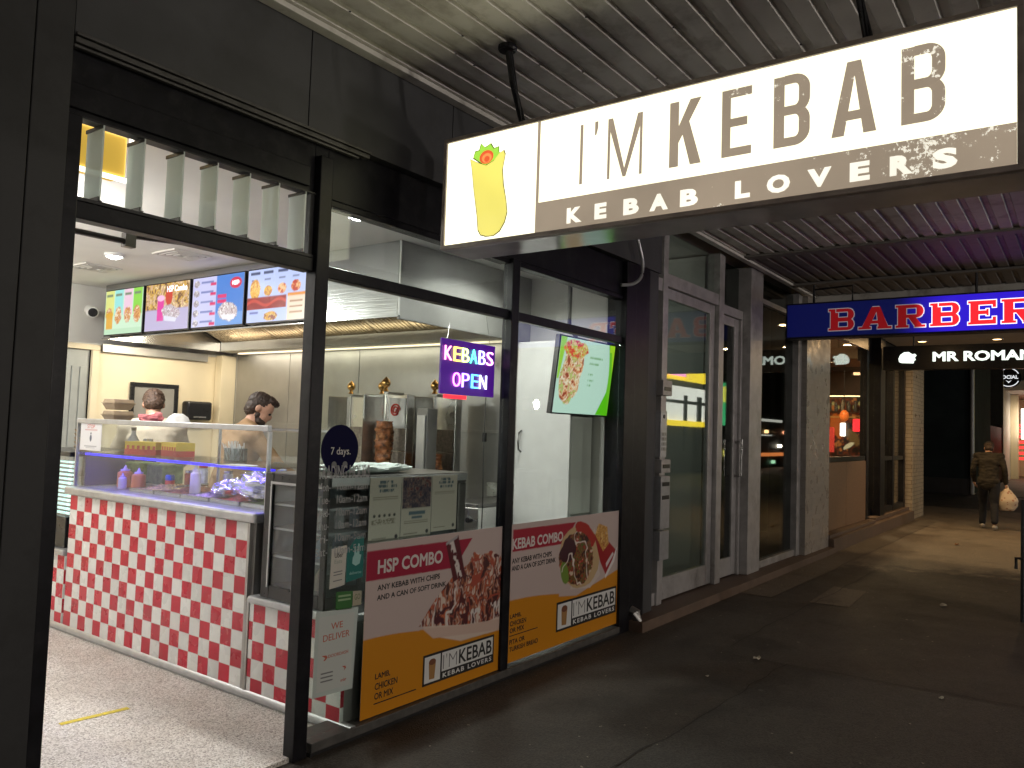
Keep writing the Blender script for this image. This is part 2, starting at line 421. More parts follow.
M['cardboard'] = mat('brown_card', (.36, .28, .19), .75, var=.1, scale=20)
M['bench'] = mat('bench_top', (.5, .5, .48), .3, metal=.8, var=.1, scale=4)
M['pink_cloth'] = mat('pink_cloth', (.62, .2, .22), .85, var=.2, scale=30, bump=.3)
M['foil'] = mat('crumpled_foil', (.8, .8, .82), .18, metal=1.0, var=.1, scale=20, bump=1.0)
M['meat'] = mat('roasted_meat', (.22, .075, .025), .5, var=.8, scale=26, bump=1.0, dirt=(.42, .19, .07), dscale=18)
M['orange_sauce'] = mat('orange_sauce_bottle', (.65, .20, .10), .35)
M['pale_bottle'] = mat('pale_sauce_bottle', (.75, .70, .55), .35)
M['lilac_plastic'] = mat('lilac_plastic', (.55, .47, .8), .35)
M['red_box'] = mat('red_box_card', (.55, .035, .03), .5)
M['yellow_box'] = mat('yellow_box_card', (.72, .50, .03), .5)
M['yellow_tape'] = mat('yellow_tape', (.72, .58, .03), .5, var=.15, scale=30, dirt=(.4, .34, .1), dscale=40)
M['brown_panel'] = mat('brown_laminate', (.20, .12, .07), .5, var=.35, scale=55, bump=.1)
M['terracotta'] = mat('plinth_tile', (.115, .078, .058), .6, var=.2, scale=9, bump=.1)
M['dark_wall'] = mat('dark_painted_wall', (.030, .040, .042), .9, spec=.1, var=.25, scale=1.5, bump=.2)
M['wood_dark'] = mat('dark_wood', (.06, .028, .014), .5, var=.4, scale=10)

def tile_mat(name, face, grout, tw, th, ax='Y', off=0.0, checker=None, oz=0.0, rough=.3, gw=.03, running=False, bump=.25):
    """square tiles set out in object space along ax and Z"""
    Mm = bpy.data.materials.new(name); Mm.use_nodes = True; nt = Mm.node_tree; b = nt.nodes['Principled BSDF']; L = nt.links
    tc = nt.nodes.new('ShaderNodeTexCoord'); sp = nt.nodes.new('ShaderNodeSeparateXYZ'); L.new(tc.outputs['Object'], sp.inputs[0])
    if ax == 'XY': h_ = mnode(nt, 'ADD', sp.outputs['X'], sp.outputs['Y'])
    else: h_ = sp.outputs[ax]
    v = mnode(nt, 'DIVIDE', mnode(nt, 'ADD', sp.outputs['Z'], oz), th)
    u = mnode(nt, 'DIVIDE', mnode(nt, 'ADD', h_, off), tw)
    if running: u = mnode(nt, 'ADD', u, mnode(nt, 'MULTIPLY', mnode(nt, 'FLOORED_MODULO', mnode(nt, 'FLOOR', v), 2.0), .5))
    fu, fv = mnode(nt, 'FRACT', u), mnode(nt, 'FRACT', v)
    g = mnode(nt, 'MAXIMUM', mnode(nt, 'LESS_THAN', fu, gw), mnode(nt, 'LESS_THAN', fv, gw*tw/th))
    n = nt.nodes.new('ShaderNodeTexNoise'); n.inputs['Scale'].default_value = 22; L.new(tc.outputs['Object'], n.inputs['Vector'])
    if checker:
        par = mnode(nt, 'FLOORED_MODULO', mnode(nt, 'ADD', mnode(nt, 'FLOOR', u), mnode(nt, 'FLOOR', v)), 2.0)
        mx = nt.nodes.new('ShaderNodeMix'); mx.data_type = 'RGBA'; L.new(mnode(nt, 'GREATER_THAN', par, .5), mx.inputs[0])
        mx.inputs[6].default_value = (*face, 1); mx.inputs[7].default_value = (*checker, 1); fc = mx.outputs[2]
    else:
        rg = nt.nodes.new('ShaderNodeRGB'); rg.outputs[0].default_value = (*face, 1); fc = rg.outputs[0]
    wn_ = nt.nodes.new('ShaderNodeTexWhiteNoise'); wn_.noise_dimensions = '2D'
    cb = nt.nodes.new('ShaderNodeCombineXYZ'); L.new(mnode(nt, 'FLOOR', u), cb.inputs[0]); L.new(mnode(nt, 'FLOOR', v), cb.inputs[1]); L.new(cb.outputs[0], wn_.inputs['Vector'])
    hs = nt.nodes.new('ShaderNodeHueSaturation'); L.new(fc, hs.inputs['Color'])
    L.new(mnode(nt, 'ADD', mnode(nt, 'MULTIPLY', wn_.outputs['Value'], .20), mnode(nt, 'ADD', mnode(nt, 'MULTIPLY', n.outputs['Fac'], .16), .85)), hs.inputs['Value'])
    m2 = nt.nodes.new('ShaderNodeMix'); m2.data_type = 'RGBA'; L.new(g, m2.inputs[0]); L.new(hs.outputs[0], m2.inputs[6]); m2.inputs[7].default_value = (*grout, 1)
    L.new(m2.outputs[2], b.inputs['Base Color'])
    nr = nt.nodes.new('ShaderNodeTexNoise'); nr.inputs['Scale'].default_value = 6; nr.inputs['Detail'].default_value = 6; L.new(tc.outputs['Object'], nr.inputs['Vector'])
    rr = nt.nodes.new('ShaderNodeMapRange'); rr.inputs[1].default_value = .3; rr.inputs[2].default_value = .7; rr.inputs[3].default_value = rough-.18; rr.inputs[4].default_value = rough+.18; L.new(nr.outputs['Fac'], rr.inputs[0]); L.new(rr.outputs[0], b.inputs['Roughness'])
    bp = nt.nodes.new('ShaderNodeBump'); bp.inputs['Strength'].default_value = bump; bp.inputs['Distance'].default_value = .003; bp.invert = True
    L.new(g, bp.inputs['Height']); L.new(bp.outputs[0], b.inputs['Normal'])
    return Mm

# terrazzo-like shop floor, worn asphalt footpath
def floor_mat():
    Mm = mat('speckled_vinyl', (.62, .58, .53), .45); nt = Mm.node_tree; b = nt.nodes['Principled BSDF']; L = nt.links
    tc = nt.nodes.new('ShaderNodeTexCoord')
    v = nt.nodes.new('ShaderNodeTexVoronoi'); v.inputs['Scale'].default_value = 150; L.new(tc.outputs['Object'], v.inputs['Vector'])
    sp = nt.nodes.new('ShaderNodeSeparateColor'); L.new(v.outputs['Color'], sp.inputs[0])
    rp = nt.nodes.new('ShaderNodeValToRGB'); e = rp.color_ramp.elements
    e[0].position = 0; e[0].color = (.24, .225, .21, 1); e[1].position = 1; e[1].color = (.90, .89, .87, 1)
    k = e.new(.28); k.color = (.54, .51, .48, 1); k = e.new(.6); k.color = (.74, .72, .69, 1)
    L.new(sp.outputs[0], rp.inputs[0])
    n = nt.nodes.new('ShaderNodeTexNoise'); n.inputs['Scale'].default_value = 1.7; n.inputs['Detail'].default_value = 6; L.new(tc.outputs['Object'], n.inputs['Vector'])
    r2 = nt.nodes.new('ShaderNodeValToRGB'); r2.color_ramp.elements[0].position = .35; r2.color_ramp.elements[0].color = (.80, .775, .75, 1); r2.color_ramp.elements[1].position = .62; r2.color_ramp.elements[1].color = (1, 1, 1, 1)
    L.new(n.outputs['Fac'], r2.inputs[0])
    mx = nt.nodes.new('ShaderNodeMix'); mx.data_type = 'RGBA'; mx.blend_type = 'MULTIPLY'; mx.inputs[0].default_value = 1
    L.new(rp.outputs[0], mx.inputs[6]); L.new(r2.outputs[0], mx.inputs[7]); L.new(mx.outputs[2], b.inputs['Base Color'])
    bp = nt.nodes.new('ShaderNodeBump'); bp.inputs['Strength'].default_value = .2; bp.inputs['Distance'].default_value = .002
    L.new(v.outputs['Distance'], bp.inputs['Height']); L.new(bp.outputs[0], b.inputs['Normal'])
    return Mm
def path_mat(name, col, patch, seed=0.0, speck=(.3, .27, .22), apron=None):
    """asphalt: aggregate, worn lanes, stains, gum; apron = paler concrete beyond a ragged edge along X"""
    Mm = mat(name, col, .75); nt = Mm.node_tree; b = nt.nodes['Principled BSDF']; L = nt.links
    tc = nt.nodes.new('ShaderNodeTexCoord'); mp = nt.nodes.new('ShaderNodeMapping'); mp.inputs['Location'].default_value = (seed, seed*.7, 0); L.new(tc.outputs['Object'], mp.inputs[0])
    def nz(s, d=8, r=.6):
        n = nt.nodes.new('ShaderNodeTexNoise'); n.inputs['Scale'].default_value = s; n.inputs['Detail'].default_value = d; n.inputs['Roughness'].default_value = r
        L.new(mp.outputs[0], n.inputs['Vector']); return n.outputs['Fac']
    def ramp(src, p0, p1, c0=(0, 0, 0), c1=(1, 1, 1)):
        q = nt.nodes.new('ShaderNodeValToRGB'); q.color_ramp.elements[0].position = p0; q.color_ramp.elements[1].position = p1
        q.color_ramp.elements[0].color = (*c0, 1); q.color_ramp.elements[1].color = (*c1, 1); L.new(src, q.inputs[0]); return q.outputs[0]
    def mixc(f, a, c):
        mx = nt.nodes.new('ShaderNodeMix'); mx.data_type = 'RGBA'; L.new(f, mx.inputs[0]); L.new(a, mx.inputs[6])
        if isinstance(c, tuple): mx.inputs[7].default_value = (*c, 1)
        else: L.new(c, mx.inputs[7])
        return mx.outputs[2]
    big, mid, fine = nz(.5), nz(2.6, 10, .72), nz(170, 3)
    out = ramp(mnode(nt, 'ADD', mnode(nt, 'MULTIPLY', big, .5), mnode(nt, 'MULTIPLY', mid, .5)), .36, .64, col, patch)
    if apron:
        sp = nt.nodes.new('ShaderNodeSeparateXYZ'); L.new(tc.outputs['Object'], sp.inputs[0])
        e = mnode(nt, 'ADD', mnode(nt, 'ADD', sp.outputs['X'], mnode(nt, 'MULTIPLY', sp.outputs['Y'], .45)), mnode(nt, 'MULTIPLY', mnode(nt, 'SUBTRACT', mid, .5), 3.2))
        mr = nt.nodes.new('ShaderNodeMapRange'); mr.inputs[1].default_value = apron; mr.inputs[2].default_value = apron+.5; L.new(e, mr.inputs[0])
        cc = ramp(mid, .3, .7, (.13, .11, .09), (.22, .19, .15)); out = mixc(mr.outputs[0], out, cc)
    st = ramp(nz(1.1, 4, .5), .56, .66); hs0 = nt.nodes.new('ShaderNodeHueSaturation'); hs0.inputs['Value'].default_value = .62; L.new(out, hs0.inputs['Color']); out = mixc(st, out, hs0.outputs[0])   # spilt drink stains
    v = nt.nodes.new('ShaderNodeTexVoronoi'); v.inputs['Scale'].default_value = 115; L.new(mp.outputs[0], v.inputs['Vector'])
    sc_ = nt.nodes.new('ShaderNodeSeparateColor'); L.new(v.outputs['Color'], sc_.inputs[0])
    hs = nt.nodes.new('ShaderNodeHueSaturation'); L.new(out, hs.inputs['Color']); L.new(mnode(nt, 'ADD', mnode(nt, 'ADD', mnode(nt, 'MULTIPLY', fine, .8), .18), mnode(nt, 'MULTIPLY', sc_.outputs[0], .85)), hs.inputs['Value'])
    out = hs.outputs[0]
    g = nt.nodes.new('ShaderNodeTexVoronoi'); g.inputs['Scale'].default_value = 2.3; L.new(mp.outputs[0], g.inputs['Vector'])      # trodden gum
    gs = nt.nodes.new('ShaderNodeSeparateColor'); L.new(g.outputs['Color'], gs.inputs[0])
    gum = mnode(nt, 'MULTIPLY', mnode(nt, 'LESS_THAN', g.outputs['Distance'], mnode(nt, 'MULTIPLY', gs.outputs[1], .055)), mnode(nt, 'GREATER_THAN', gs.outputs[0], .55))
    out = mixc(mnode(nt, 'MULTIPLY', gum, .75), out, (.10, .095, .09))
    g2 = ramp(nz(19, 2, .5), .735, .75); out = mixc(g2, out, speck)
    L.new(out, b.inputs['Base Color'])
    L.new(mnode(nt, 'ADD', mnode(nt, 'MULTIPLY', mid, .55), .34), b.inputs['Roughness'])
    bp = nt.nodes.new('ShaderNodeBump'); bp.inputs['Strength'].default_value = .6; bp.inputs['Distance'].default_value = .006
    L.new(mnode(nt, 'ADD', mnode(nt, 'ADD', mnode(nt, 'MULTIPLY', fine, .4), mid), mnode(nt, 'MULTIPLY', v.outputs['Distance'], .6)), bp.inputs['Height']); L.new(bp.outputs[0], b.inputs['Normal'])
    return Mm
M['shop_floor'] = floor_mat()
M['asphalt'] = path_mat('worn_asphalt', (.034, .029, .026), (.060, .051, .043), apron=12.2)
M['patch'] = path_mat('asphalt_patch', (.038, .035, .033), (.062, .055, .049), 7.3)
M['concrete'] = path_mat('stained_concrete', (.085, .072, .06), (.14, .118, .095), 3.1)
M['road'] = path_mat('road_asphalt', (.035, .034, .034), (.05, .048, .046), 11.0)
M['check'] = tile_mat('red_white_tiles', (.73, .745, .74), (.60, .60, .59), .1095, .1075, 'Y', 0, (.43, .012, .034), bump=.6)
M['pale_tile'] = tile_mat('small_pale_tiles', (.30, .275, .25), (.25, .23, .21), 0.15, .075, 'XY', 0, None, rough=.35, running=True)
M['white_brick'] = tile_mat('cream_glazed_brick', (.44, .38, .29), (.2, .17, .13), .24, .083, 'XY', 0, None, rough=.4, running=True, gw=.05)
#SPLIT
# ------------------------------------------------------------------ ground
def sheet(name, pts, z, mt, label=None):
    mb = MB(); mb.add([(x, y, z) for x, y in pts], [tuple(range(len(pts)))])
    o = struct(mb.build(name, mt)); return o
sheet('road', [(-400, -400), (600, -400), (600, 400), (-400, 400)], -0.13, M['road'])
mb = MB(); mb.box(-40, 23.5, -.9, 3.15, -.4, 0); mb.box(20.3, 23.5, 3.15, 40, -.4, 0); struct(mb.build('footpath', M['asphalt']))
mb = MB(); mb.box(30.5, 160, -.9, 3.15, -.4, 0); struct(mb.build('far_footpath', M['concrete']))
mb = MB(); mb.box(-40, 23.5, -1.2, -.903, -.4, .002); mb.box(23.503, 23.8, -1.2, 3.15, -.4, -.02); struct(mb.build('kerb', M['concrete'], bevel=.02))
sheet('laneway', [(23.8, -1.2), (30.5, -1.2), (30.5, 40), (23.8, 40)], -.02, M['road'])
# paler concrete apron before the barber shop, repaired strips with saw cuts
def strip(pts, z, mt): return sheet('footpath_patch', pts, z, mt)
strip([(2.4, -.9), (6.1, -.9), (6.02, .3), (5.95, 1.78), (4.6, 1.86), (3.3, 1.9), (2.35, 1.93)], .004, M['patch'])
strip([(8.35, 2.66), (12.2, 2.60), (18.9, 2.62), (18.9, 3.02), (12.3, 3.02), (8.35, 2.99)], .004, M['concrete'])
strip([(8.45, 1.93), (9.45, 1.98), (9.5, 2.33), (8.4, 2.30)], .004, M['concrete'])
mb = MB()
for a, b in (((6.15, -.9), (5.99, 2.0)), ((2.2, 1.96), (5.99, 1.80)), ((6.2, 2.3), (11.2, 2.2)), ((8.35, 2.65), (18.9, 2.60))):
    a, b = Vector((*a, .0055)), Vector((*b, .0055)); t = (b-a).normalized(); n = Vector((-t.y, t.x, 0))*.0035
    k = 40; pts = [a.lerp(b, i/k)+Vector((-t.y, t.x, 0))*(.045*(vnoise(np.array(i*.45), np.array(a.x*9), 3)-.5)) for i in range(k+1)]
    for i in range(k): mb.add([pts[i]-n, pts[i+1]-n, pts[i+1]+n, pts[i]+n], [(0, 1, 2, 3)])
struct(mb.build('footpath_joint', mat('joint_tar', (.016, .015, .014), .7)))

# interior floor
mb = MB(); mb.box(1.10, 5.9, 3.153, 8.6, -.3, .02); struct(mb.build('shop_floor', M['shop_floor']))

# ------------------------------------------------------------------ kebab shop building
shop = thing('kebab_shop_building', 'dark framed takeaway shop with checkered counter behind its open doorway and big windows', 'building', (1.0, 3.15, 0))
B = lambda name, mt, bev=0, par=None, **k: (lambda mb: mb.build(name, mt, par or shop, bevel=bev, **k))
mb = MB(); mb.box(1.0, 1.243, 3.11, 3.35, 0, 3.7); mb.box(1.249, 1.383, 3.117, 3.35, 0, 3.7); B('pilaster', M['charcoal'], .004)(mb)
mb = MB(); mb.box(-12, .997, 3.14, 3.4, 0, 3.7); B('side_front_wall', M['charcoal'])(mb)
mb = MB()
for x0, x1 in ((1.387, 2.507), (2.513, 3.597), (3.603, 4.597), (4.603, 6.55)): mb.box(x0, x1, 3.125, 3.2, 3.10, 3.7)
B('fascia_panel', M['charcoal2'], .002)(mb)
mb = MB(); mb.box(1.39, 2.93, 3.110, 3.155, 3.098, 3.112); mb.box(1.39, 2.925, 3.118, 3.155, 3.072, 3.094); mb.box(1.39, 2.86, 3.128, 3.155, 3.056, 3.068)
B('moulding', M['trim'], .004)(mb)
mb = MB(); mb.box(1.385, 2.602, 3.17, 3.215, 2.806, 3.09); mb.box(2.6021, 2.6869, 3.17, 3.3, 3.001, 3.09); mb.box(2.687, 6.05, 3.17, 3.3, 2.806, 3.09); mb.box(1.385, 2.56, 3.15, 3.168, 2.83, 2.93); B('header_beam', M['black_frame'], .004)(mb)
mb = MB()
mb.box(1.385, 1.44, 3.13, 3.24, 0, 2.80)                        # door jamb
mb.box(1.442, 2.601, 3.146, 3.22, 2.405, 2.475)                  # door head
mb.box(2.603, 2.686, 3.125, 3.205, 0, 3.0)                       # post
B('door_frame', M['black_frame'], .005)(mb)
mb = MB(); mb.box(2.688, 4.273, 3.15, 3.215, 2.39, 2.452); mb.box(4.36, 5.888, 3.15, 3.215, 2.39, 2.452)
mb.box(4.275, 4.358, 3.125, 3.205, .055, 2.80); mb.box(5.89, 6.07, 3.12, 3.3, 0, 3.09)
mb.box(2.688, 4.273, 3.155, 3.24, 2.765, 2.80); mb.box(4.36, 5.888, 3.155, 3.24, 2.765, 2.80)
B('window_frame', M['black_frame'], .005)(mb)
mb = MB(); mb.box(2.702, 5.888, 3.11, 3.30, .02, .068); B('window_sill', M['trim'], .004)(mb)
mb = MB(); mb.box(2.702, 5.888, 3.118, 3.28, -.02, .018); B('kick_plate', M['dark_metal'])(mb)
for x0, x1, z0, z1 in ((2.688, 4.273, .07, 2.388), (4.36, 5.886, .07, 2.388), (2.688, 4.273, 2.454, 2.763), (4.36, 5.886, 2.454, 2.763)):
    mb = MB(); mb.box(x0, x1, 3.172, 3.18, z0, z1); B('window_pane', M['glass'])(mb)
# louvre window above the door
lv = MB(); lv.box(1.442, 2.601, 3.15, 3.24, 2.477, 2.49); lv.box(1.442, 2.601, 3.15, 3.212, 2.798, 2.805); lv.box(2.575, 2.60, 3.16, 3.24, 2.491, 2.797)
lvf = lv.build('louvre_window', M['dark_metal'], shop)
for i, x in enumerate((1.53, 1.70, 1.875, 2.04, 2.21, 2.375, 2.535)):
    mb = MB(); mb.box(x-.004, x+.004, 3.148, 3.272, 2.494, 2.796)
    mb.build('louvre_blade', M['louvre_glass'], lvf)
    mb = MB()
    mb.box(x-.009, x+.009, 3.144, 3.276, 2.4905, 2.4935); mb.box(x-.009, x-.0045, 3.144, 3.276, 2.4936, 2.508)
    mb.build('louvre_clip', M['black'], lvf)
    mb = MB(); mb.box(x-.009, x-.0045, 3.144, 3.276, 2.782, 2.7965); mb.build('louvre_clip', M['black'], lvf)
# interior shell
mb = MB(); mb.box(1.0, 1.15, 3.36, 8.6, 0, 3.6); B('left_wall', M['white_wall'])(mb)
mb = MB(); mb.box(1.152, 3.40, 8.6, 8.75, 0, 3.02); mb.box(4.27, 6.0, 8.6, 8.75, 0, 3.02); mb.box(3.402, 4.268, 8.6, 8.75, 2.37, 3.02); B('rear_wall', M['cream'])(mb)
mb = MB(); mb.box(1.152, 5.9, 8.586, 8.597, 2.40, 3.018); B('upper_rear_wall', M['white_wall'])(mb)
mb = MB(); mb.box(4.29, 5.55, 8.55, 8.584, 2.33, 2.42); B('rear_rail', M['steel_dull'], .003)(mb)
mb = MB(); mb.box(5.905, 6.05, 3.31, 8.75, 0, 3.6); B('right_wall', M['white_wall'])(mb)
mb = MB(); mb.box(5.68, 5.88, 8.46, 8.583, 0, 2.42); B('wall_corner', M['cream'], .004)(mb)
mb = MB()
ys = [3.98, 5.05, 6.30, 7.45, 8.45]
for a, b in zip(ys, ys[1:]): mb.box(5.888, 5.902, a+.004, b-.004, .3, 2.44)
mb.box(5.882, 5.888, 3.98, 8.45, 1.60, 1.63)
B('splashback', M['steel_dull'], .002)(mb)
mb = MB(); mb.box(1.0, 6.05, 3.24, 8.75, 3.02, 3.12); B('ceiling', M['ceiling'])(mb)
mb = MB(); mb.box(-12, 6.3, 3.36, 12, 3.7, 3.9); B('roof', M['charcoal'])(mb)
rd = MB(); rd.box(3.42, 4.19, 8.62, 8.66, .02, 2.34)
for i in range(8): rd.box(3.50+i*.085, 3.575+i*.085, 8.606, 8.62, .12, 2.16)
rdo = rd.build('rear_door', M['grey_door'], shop, bevel=.004)
mb = MB(); mb.tube([(3.55, 8.60, 1.05), (3.55, 8.57, 1.05), (3.66, 8.57, 1.05)], .011); mb.build('handle', M['steel'], rdo)
mb = MB(); mb.box(4.20, 4.275, 8.57, 8.62, 0, 2.34); mb.box(3.40, 4.275, 8.572, 8.62, 2.342, 2.40); B('rear_door_frame', M['cream'], .006)(mb)
# door closer arm under the ceiling
mb = MB(); mb.tube([(1.47, 3.62, 2.46), (1.90, 3.62, 2.46)], .014); mb.box(1.88, 1.93, 3.60, 3.64, 2.435, 2.50); mb.tube([(1.91, 3.62, 2.49), (2.5, 3.40, 2.50)], .012)
B('door_closer', M['steel_dark'])(mb)

# ceiling fittings
for (x, y), lb in zip(SHOP_LIGHTS, ('bright round downlight over the menu screens at the rear of the takeaway ceiling', 'bright round downlight close behind the upper window by the steel hood', 'added round ceiling downlight in front of the hood near the right window')):
    t = thing('downlight', lb, 'ceiling light', (x, y, 3.02), 'shop ceiling downlights')
    mb = MB(); mb.lathe((x, y, 2.992), [(.068, 0), (.08, .004), (.08, .027), (.06, .027), (.06, .004), (.068, 0)], 24, caps=False); mb.build('trim_ring', M['white'], t, smooth=True)
    mb = MB(); mb.lathe((x, y, 2.998), [(.001, -.022), (.035, -.018), (.059, 0), (.059, .02), (.001, .02)], 24); mb.build('diffuser', emitter('downlight_glow', (1, .97, .92), 45), t)
for (x, y), lb in zip(FILL_GLOBES, ('added white globe light on the ceiling near the doorway', 'added white globe light on the ceiling near the rear wall')):
    t = thing('added_globe_light', lb, 'ceiling light', (x, y, 2.6), 'added globe ceiling lights')
    mb = MB(); mb.lathe((x, y, 2.90), [(.06, 0), (.07, .118)], 20); mb.build('base', M['white'], t, smooth=True)
    mb = MB(); mb.lathe((x, y, 2.88), [(.115, 0), (.12, .02)], 24, caps=False); mb.build('rim', M['white'], t, smooth=True)
for (x, y, lb) in ((3.69, 6.14, 'square ceiling vent to the right of the rear downlight'), (3.62, 7.45, 'square ceiling vent in front of the security camera')):
    t = thing('ceiling_vent', lb, 'vent', (x, y, 3.02), 'ceiling vents')
    mb = MB(); h = .17
    for k in range(4):
        q = h-k*.04
        mb.box(x-q, x+q, y-q, y-q+.018, 3.006-.002*k, 3.019); mb.box(x-q, x+q, y+q-.018, y+q, 3.006-.002*k, 3.019)
        mb.box(x-q, x-q+.018, y-q+.018, y+q-.018, 3.006-.002*k, 3.019); mb.box(x+q-.018, x+q, y-q+.018, y+q-.018, 3.006-.002*k, 3.019)
    mb.build('grille', M['offwhite'], t)
    mb = MB(); mb.box(x-h+.01, x+h-.01, y-h+.01, y+h-.01, 3.012, 3.0185); mb.build('backing', M['steel_dark'], t)
t = thing('ceiling_light_box', 'amber light box with glowing white rim inside the louvre window', 'ceiling light', (1.7, 3.76, 2.78))
mb = MB(); mb.box(1.42, 1.95, 3.77, 3.90, 2.80, 3.0); mb.build('amber_panel', emitter('amber_glow', (.62, .40, .06), .75), t, bevel=.01)
mb = MB(); mb.box(1.40, 1.97, 3.75, 3.768, 2.772, 2.795); mb.box(1.40, 1.97, 3.75, 3.768, 3.0, 3.018); mb.box(1.952, 1.972, 3.75, 3.768, 2.796, 2.999); mb.build('rim', emitter('rim_glow', (1, .95, .82), 2.2), t, bevel=.006)
# security camera
t = thing('security_camera', 'white bullet security camera on the rear wall left of the menu screens', 'camera', (4.03, 8.58, 2.7))
mb = MB(); mb.lathe((4.02, 8.26, 2.70), [(.02, 0), (.055, .004), (.058, .03), (.055, .2), (.03, .215)], 16, (.28, .9, .22)); mb.build('body', M['white'], t, smooth=True)
mb = MB(); mb.lathe((4.018, 8.255, 2.699), [(.001, -.004), (.045, -.004), (.045, .004)], 16, (.28, .9, .22)); mb.build('lens', M['black'], t)
mb = MB(); mb.tube([(4.05, 8.40, 2.73), (4.15, 8.5, 2.74), (4.16, 8.58, 2.74)], .018); mb.lathe((4.16, 8.558, 2.74), [(.05, 0), (.05, .026)], 14, (0, 1, 0)); mb.build('bracket', M['white'], t)

# ------------------------------------------------------------------ hood and menu screens
hd = thing('range_hood', 'big stainless steel range hood box hanging over the kitchen with menu screens on its face', 'range hood', (5.0, 6.2, 2.42))
mb = MB(); mb.box(4.20, 4.22, 4.12, 8.38, 2.45, 3.018); mb.box(4.221, 5.9, 8.36, 8.38, 2.45, 3.018)
mb.box(4.186, 4.20, 4.09, 8.385, 2.445, 2.46); mb.build('canopy', M['hood_steel'], hd, bevel=.003)
mb = MB(); mb.box(4.20, 5.90, 4.098, 4.118, 2.43, 3.018); mb.build('end_panel', M['hood_end'], hd, bevel=.003)
mb = MB(); mb.box(5.58, 5.885, 4.12, 8.355, 2.455, 2.56); mb.build('gutter', M['steel_dull'], hd, bevel=.004)
mb = MB(); mb.box(5.78, 5.84, 4.2, 8.3, 2.44, 2.453); mb.build('light_strip', emitter('hood_strip_glow', (1, .85, .6), 1.0), hd, bevel=.004)
for i in range(8):
    y0 = 4.16+i*.525; fr = frame((4.75, y0, 2.93), (0, 1, 0), (.82, 0, -.36))
    mb = MB(); mb.prism([(0, 0), (.50, 0), (.50, .92), (0, .92)], fr, -.02, 0)
    for k in range(9): mb.prism([(.03+k*.05, .04), (.055+k*.05, .04), (.055+k*.05, .88), (.03+k*.05, .88)], fr, 0, .012)
    mb.build('filter', M['hood_filter'], hd)
mb = MB(); mb.box(4.222, 5.88, 4.12, 8.355, 2.965, 3.016); mb.build('hood_top', M['steel_dull'], hd)

def scr1(img, a, b):
    W = (a-A0)/(A1-A0); H = (b-B0)/(B1-B0)
    img[:] = RGB(205, 235, 205)
    for i, c in enumerate(((220, 225, 130), (150, 225, 220), (235, 200, 220), (140, 215, 70))):
        put(img, (W > i*.25+.01) & (W < i*.25+.24) & (H > .42), c); put(img, (W > i*.25+.03) & (W < i*.25+.2) & (H > .86) & (H < .92), (120, 140, 110))
        mk = inell(a, b, A0+(A1-A0)*(i*.25+.12), B0+(B1-B0)*.42, .065, .085, 0, .9, i); food(img, a, b, mk, [(200, 120, 60), (230, 190, 110), (190, 70, 60), (240, 225, 190)], .03, i)
    put(img, (W < .27) & (H < .5) & (H > .12) & (np.abs(W-.13) < .09), (225, 170, 60)); put(img, (H < .12), (190, 225, 190))
def scr2(img, a, b):
    W = (a-A0)/(A1-A0); H = (b-B0)/(B1-B0)
    n = fbm(a*14, b*14, 4, 3); img[:] = RGB(165, 150, 190)
    mk = H > .45; food(img, a, b, mk, [(120, 80, 60), (190, 140, 60), (230, 190, 90), (170, 120, 90), (245, 225, 170), (205, 160, 130)], .05, 8)
    put(img, mk & inell(a, b, A0+.55*(A1-A0), B0+.72*(B1-B0), .06, .09), (205, 60, 40))
    put(img, H < .4+.06*n, (190, 180, 215)); put(img, (np.abs(W-.36) < .075) & (H > .2) & (H < .68), (225, 50, 160)); put(img, inell(a, b, A0+.36*(A1-A0), B0+.69*(B1-B0), .065, .03), (245, 190, 225))
    mk = inell(a, b, A0+.60*(A1-A0), B0+.36*(B1-B0), .15, .075, -.15, .8, 2); food(img, a, b, mk, [(235, 230, 235), (130, 90, 90), (225, 215, 225), (190, 160, 170)], .028, 3)
    put(img, inpoly(W, H, [(.44, .32), (.75, .24), (.72, .16), (.47, .2)]), (225, 225, 240))
def scr3(img, a, b):
    W = (a-A0)/(A1-A0); H = (b-B0)/(B1-B0)
    img[:] = RGB(205, 205, 245); put(img, W > .48, (70, 130, 215)); put(img, (W > .48) & (H < .25), (110, 160, 225))
    for i in range(5):
        z = .9-i*.2
        put(img, (W > .36) & (W < .47) & (np.abs(H-z+.05) < .03), (220, 50, 110)); put(img, (W > .17) & (W < .42) & (np.abs(H-z) < .02), (120, 130, 190))
        mk = inell(a, b, A0+.08*(A1-A0), B0+(z-.02)*(B1-B0), .045, .032, 0, .6, i); food(img, a, b, mk, [(190, 180, 190), (120, 110, 130), (230, 225, 225)], .02, i)
    mk = inell(a, b, A0+.85*(A1-A0), B0+.82*(B1-B0), .085, .05); put(img, mk, (215, 25, 70)); put(img, inell(a, b, A0+.85*(A1-A0), B0+.82*(B1-B0), .06, .02), (245, 200, 215))
    for z in (.58, .48): put(img, (W > .51) & (W < .68) & (np.abs(H-z) < .035), (225, 40, 110))
    mk = inell(a, b, A0+.72*(A1-A0), B0+.27*(B1-B0), .14, .085, -.1, .8, 6); food(img, a, b, mk, [(240, 235, 235), (150, 110, 110), (230, 220, 220), (195, 175, 180)], .028, 9)
    put(img, inpoly(W, H, [(.58, .22), (.88, .2), (.84, .1), (.62, .12)]), (240, 235, 240))
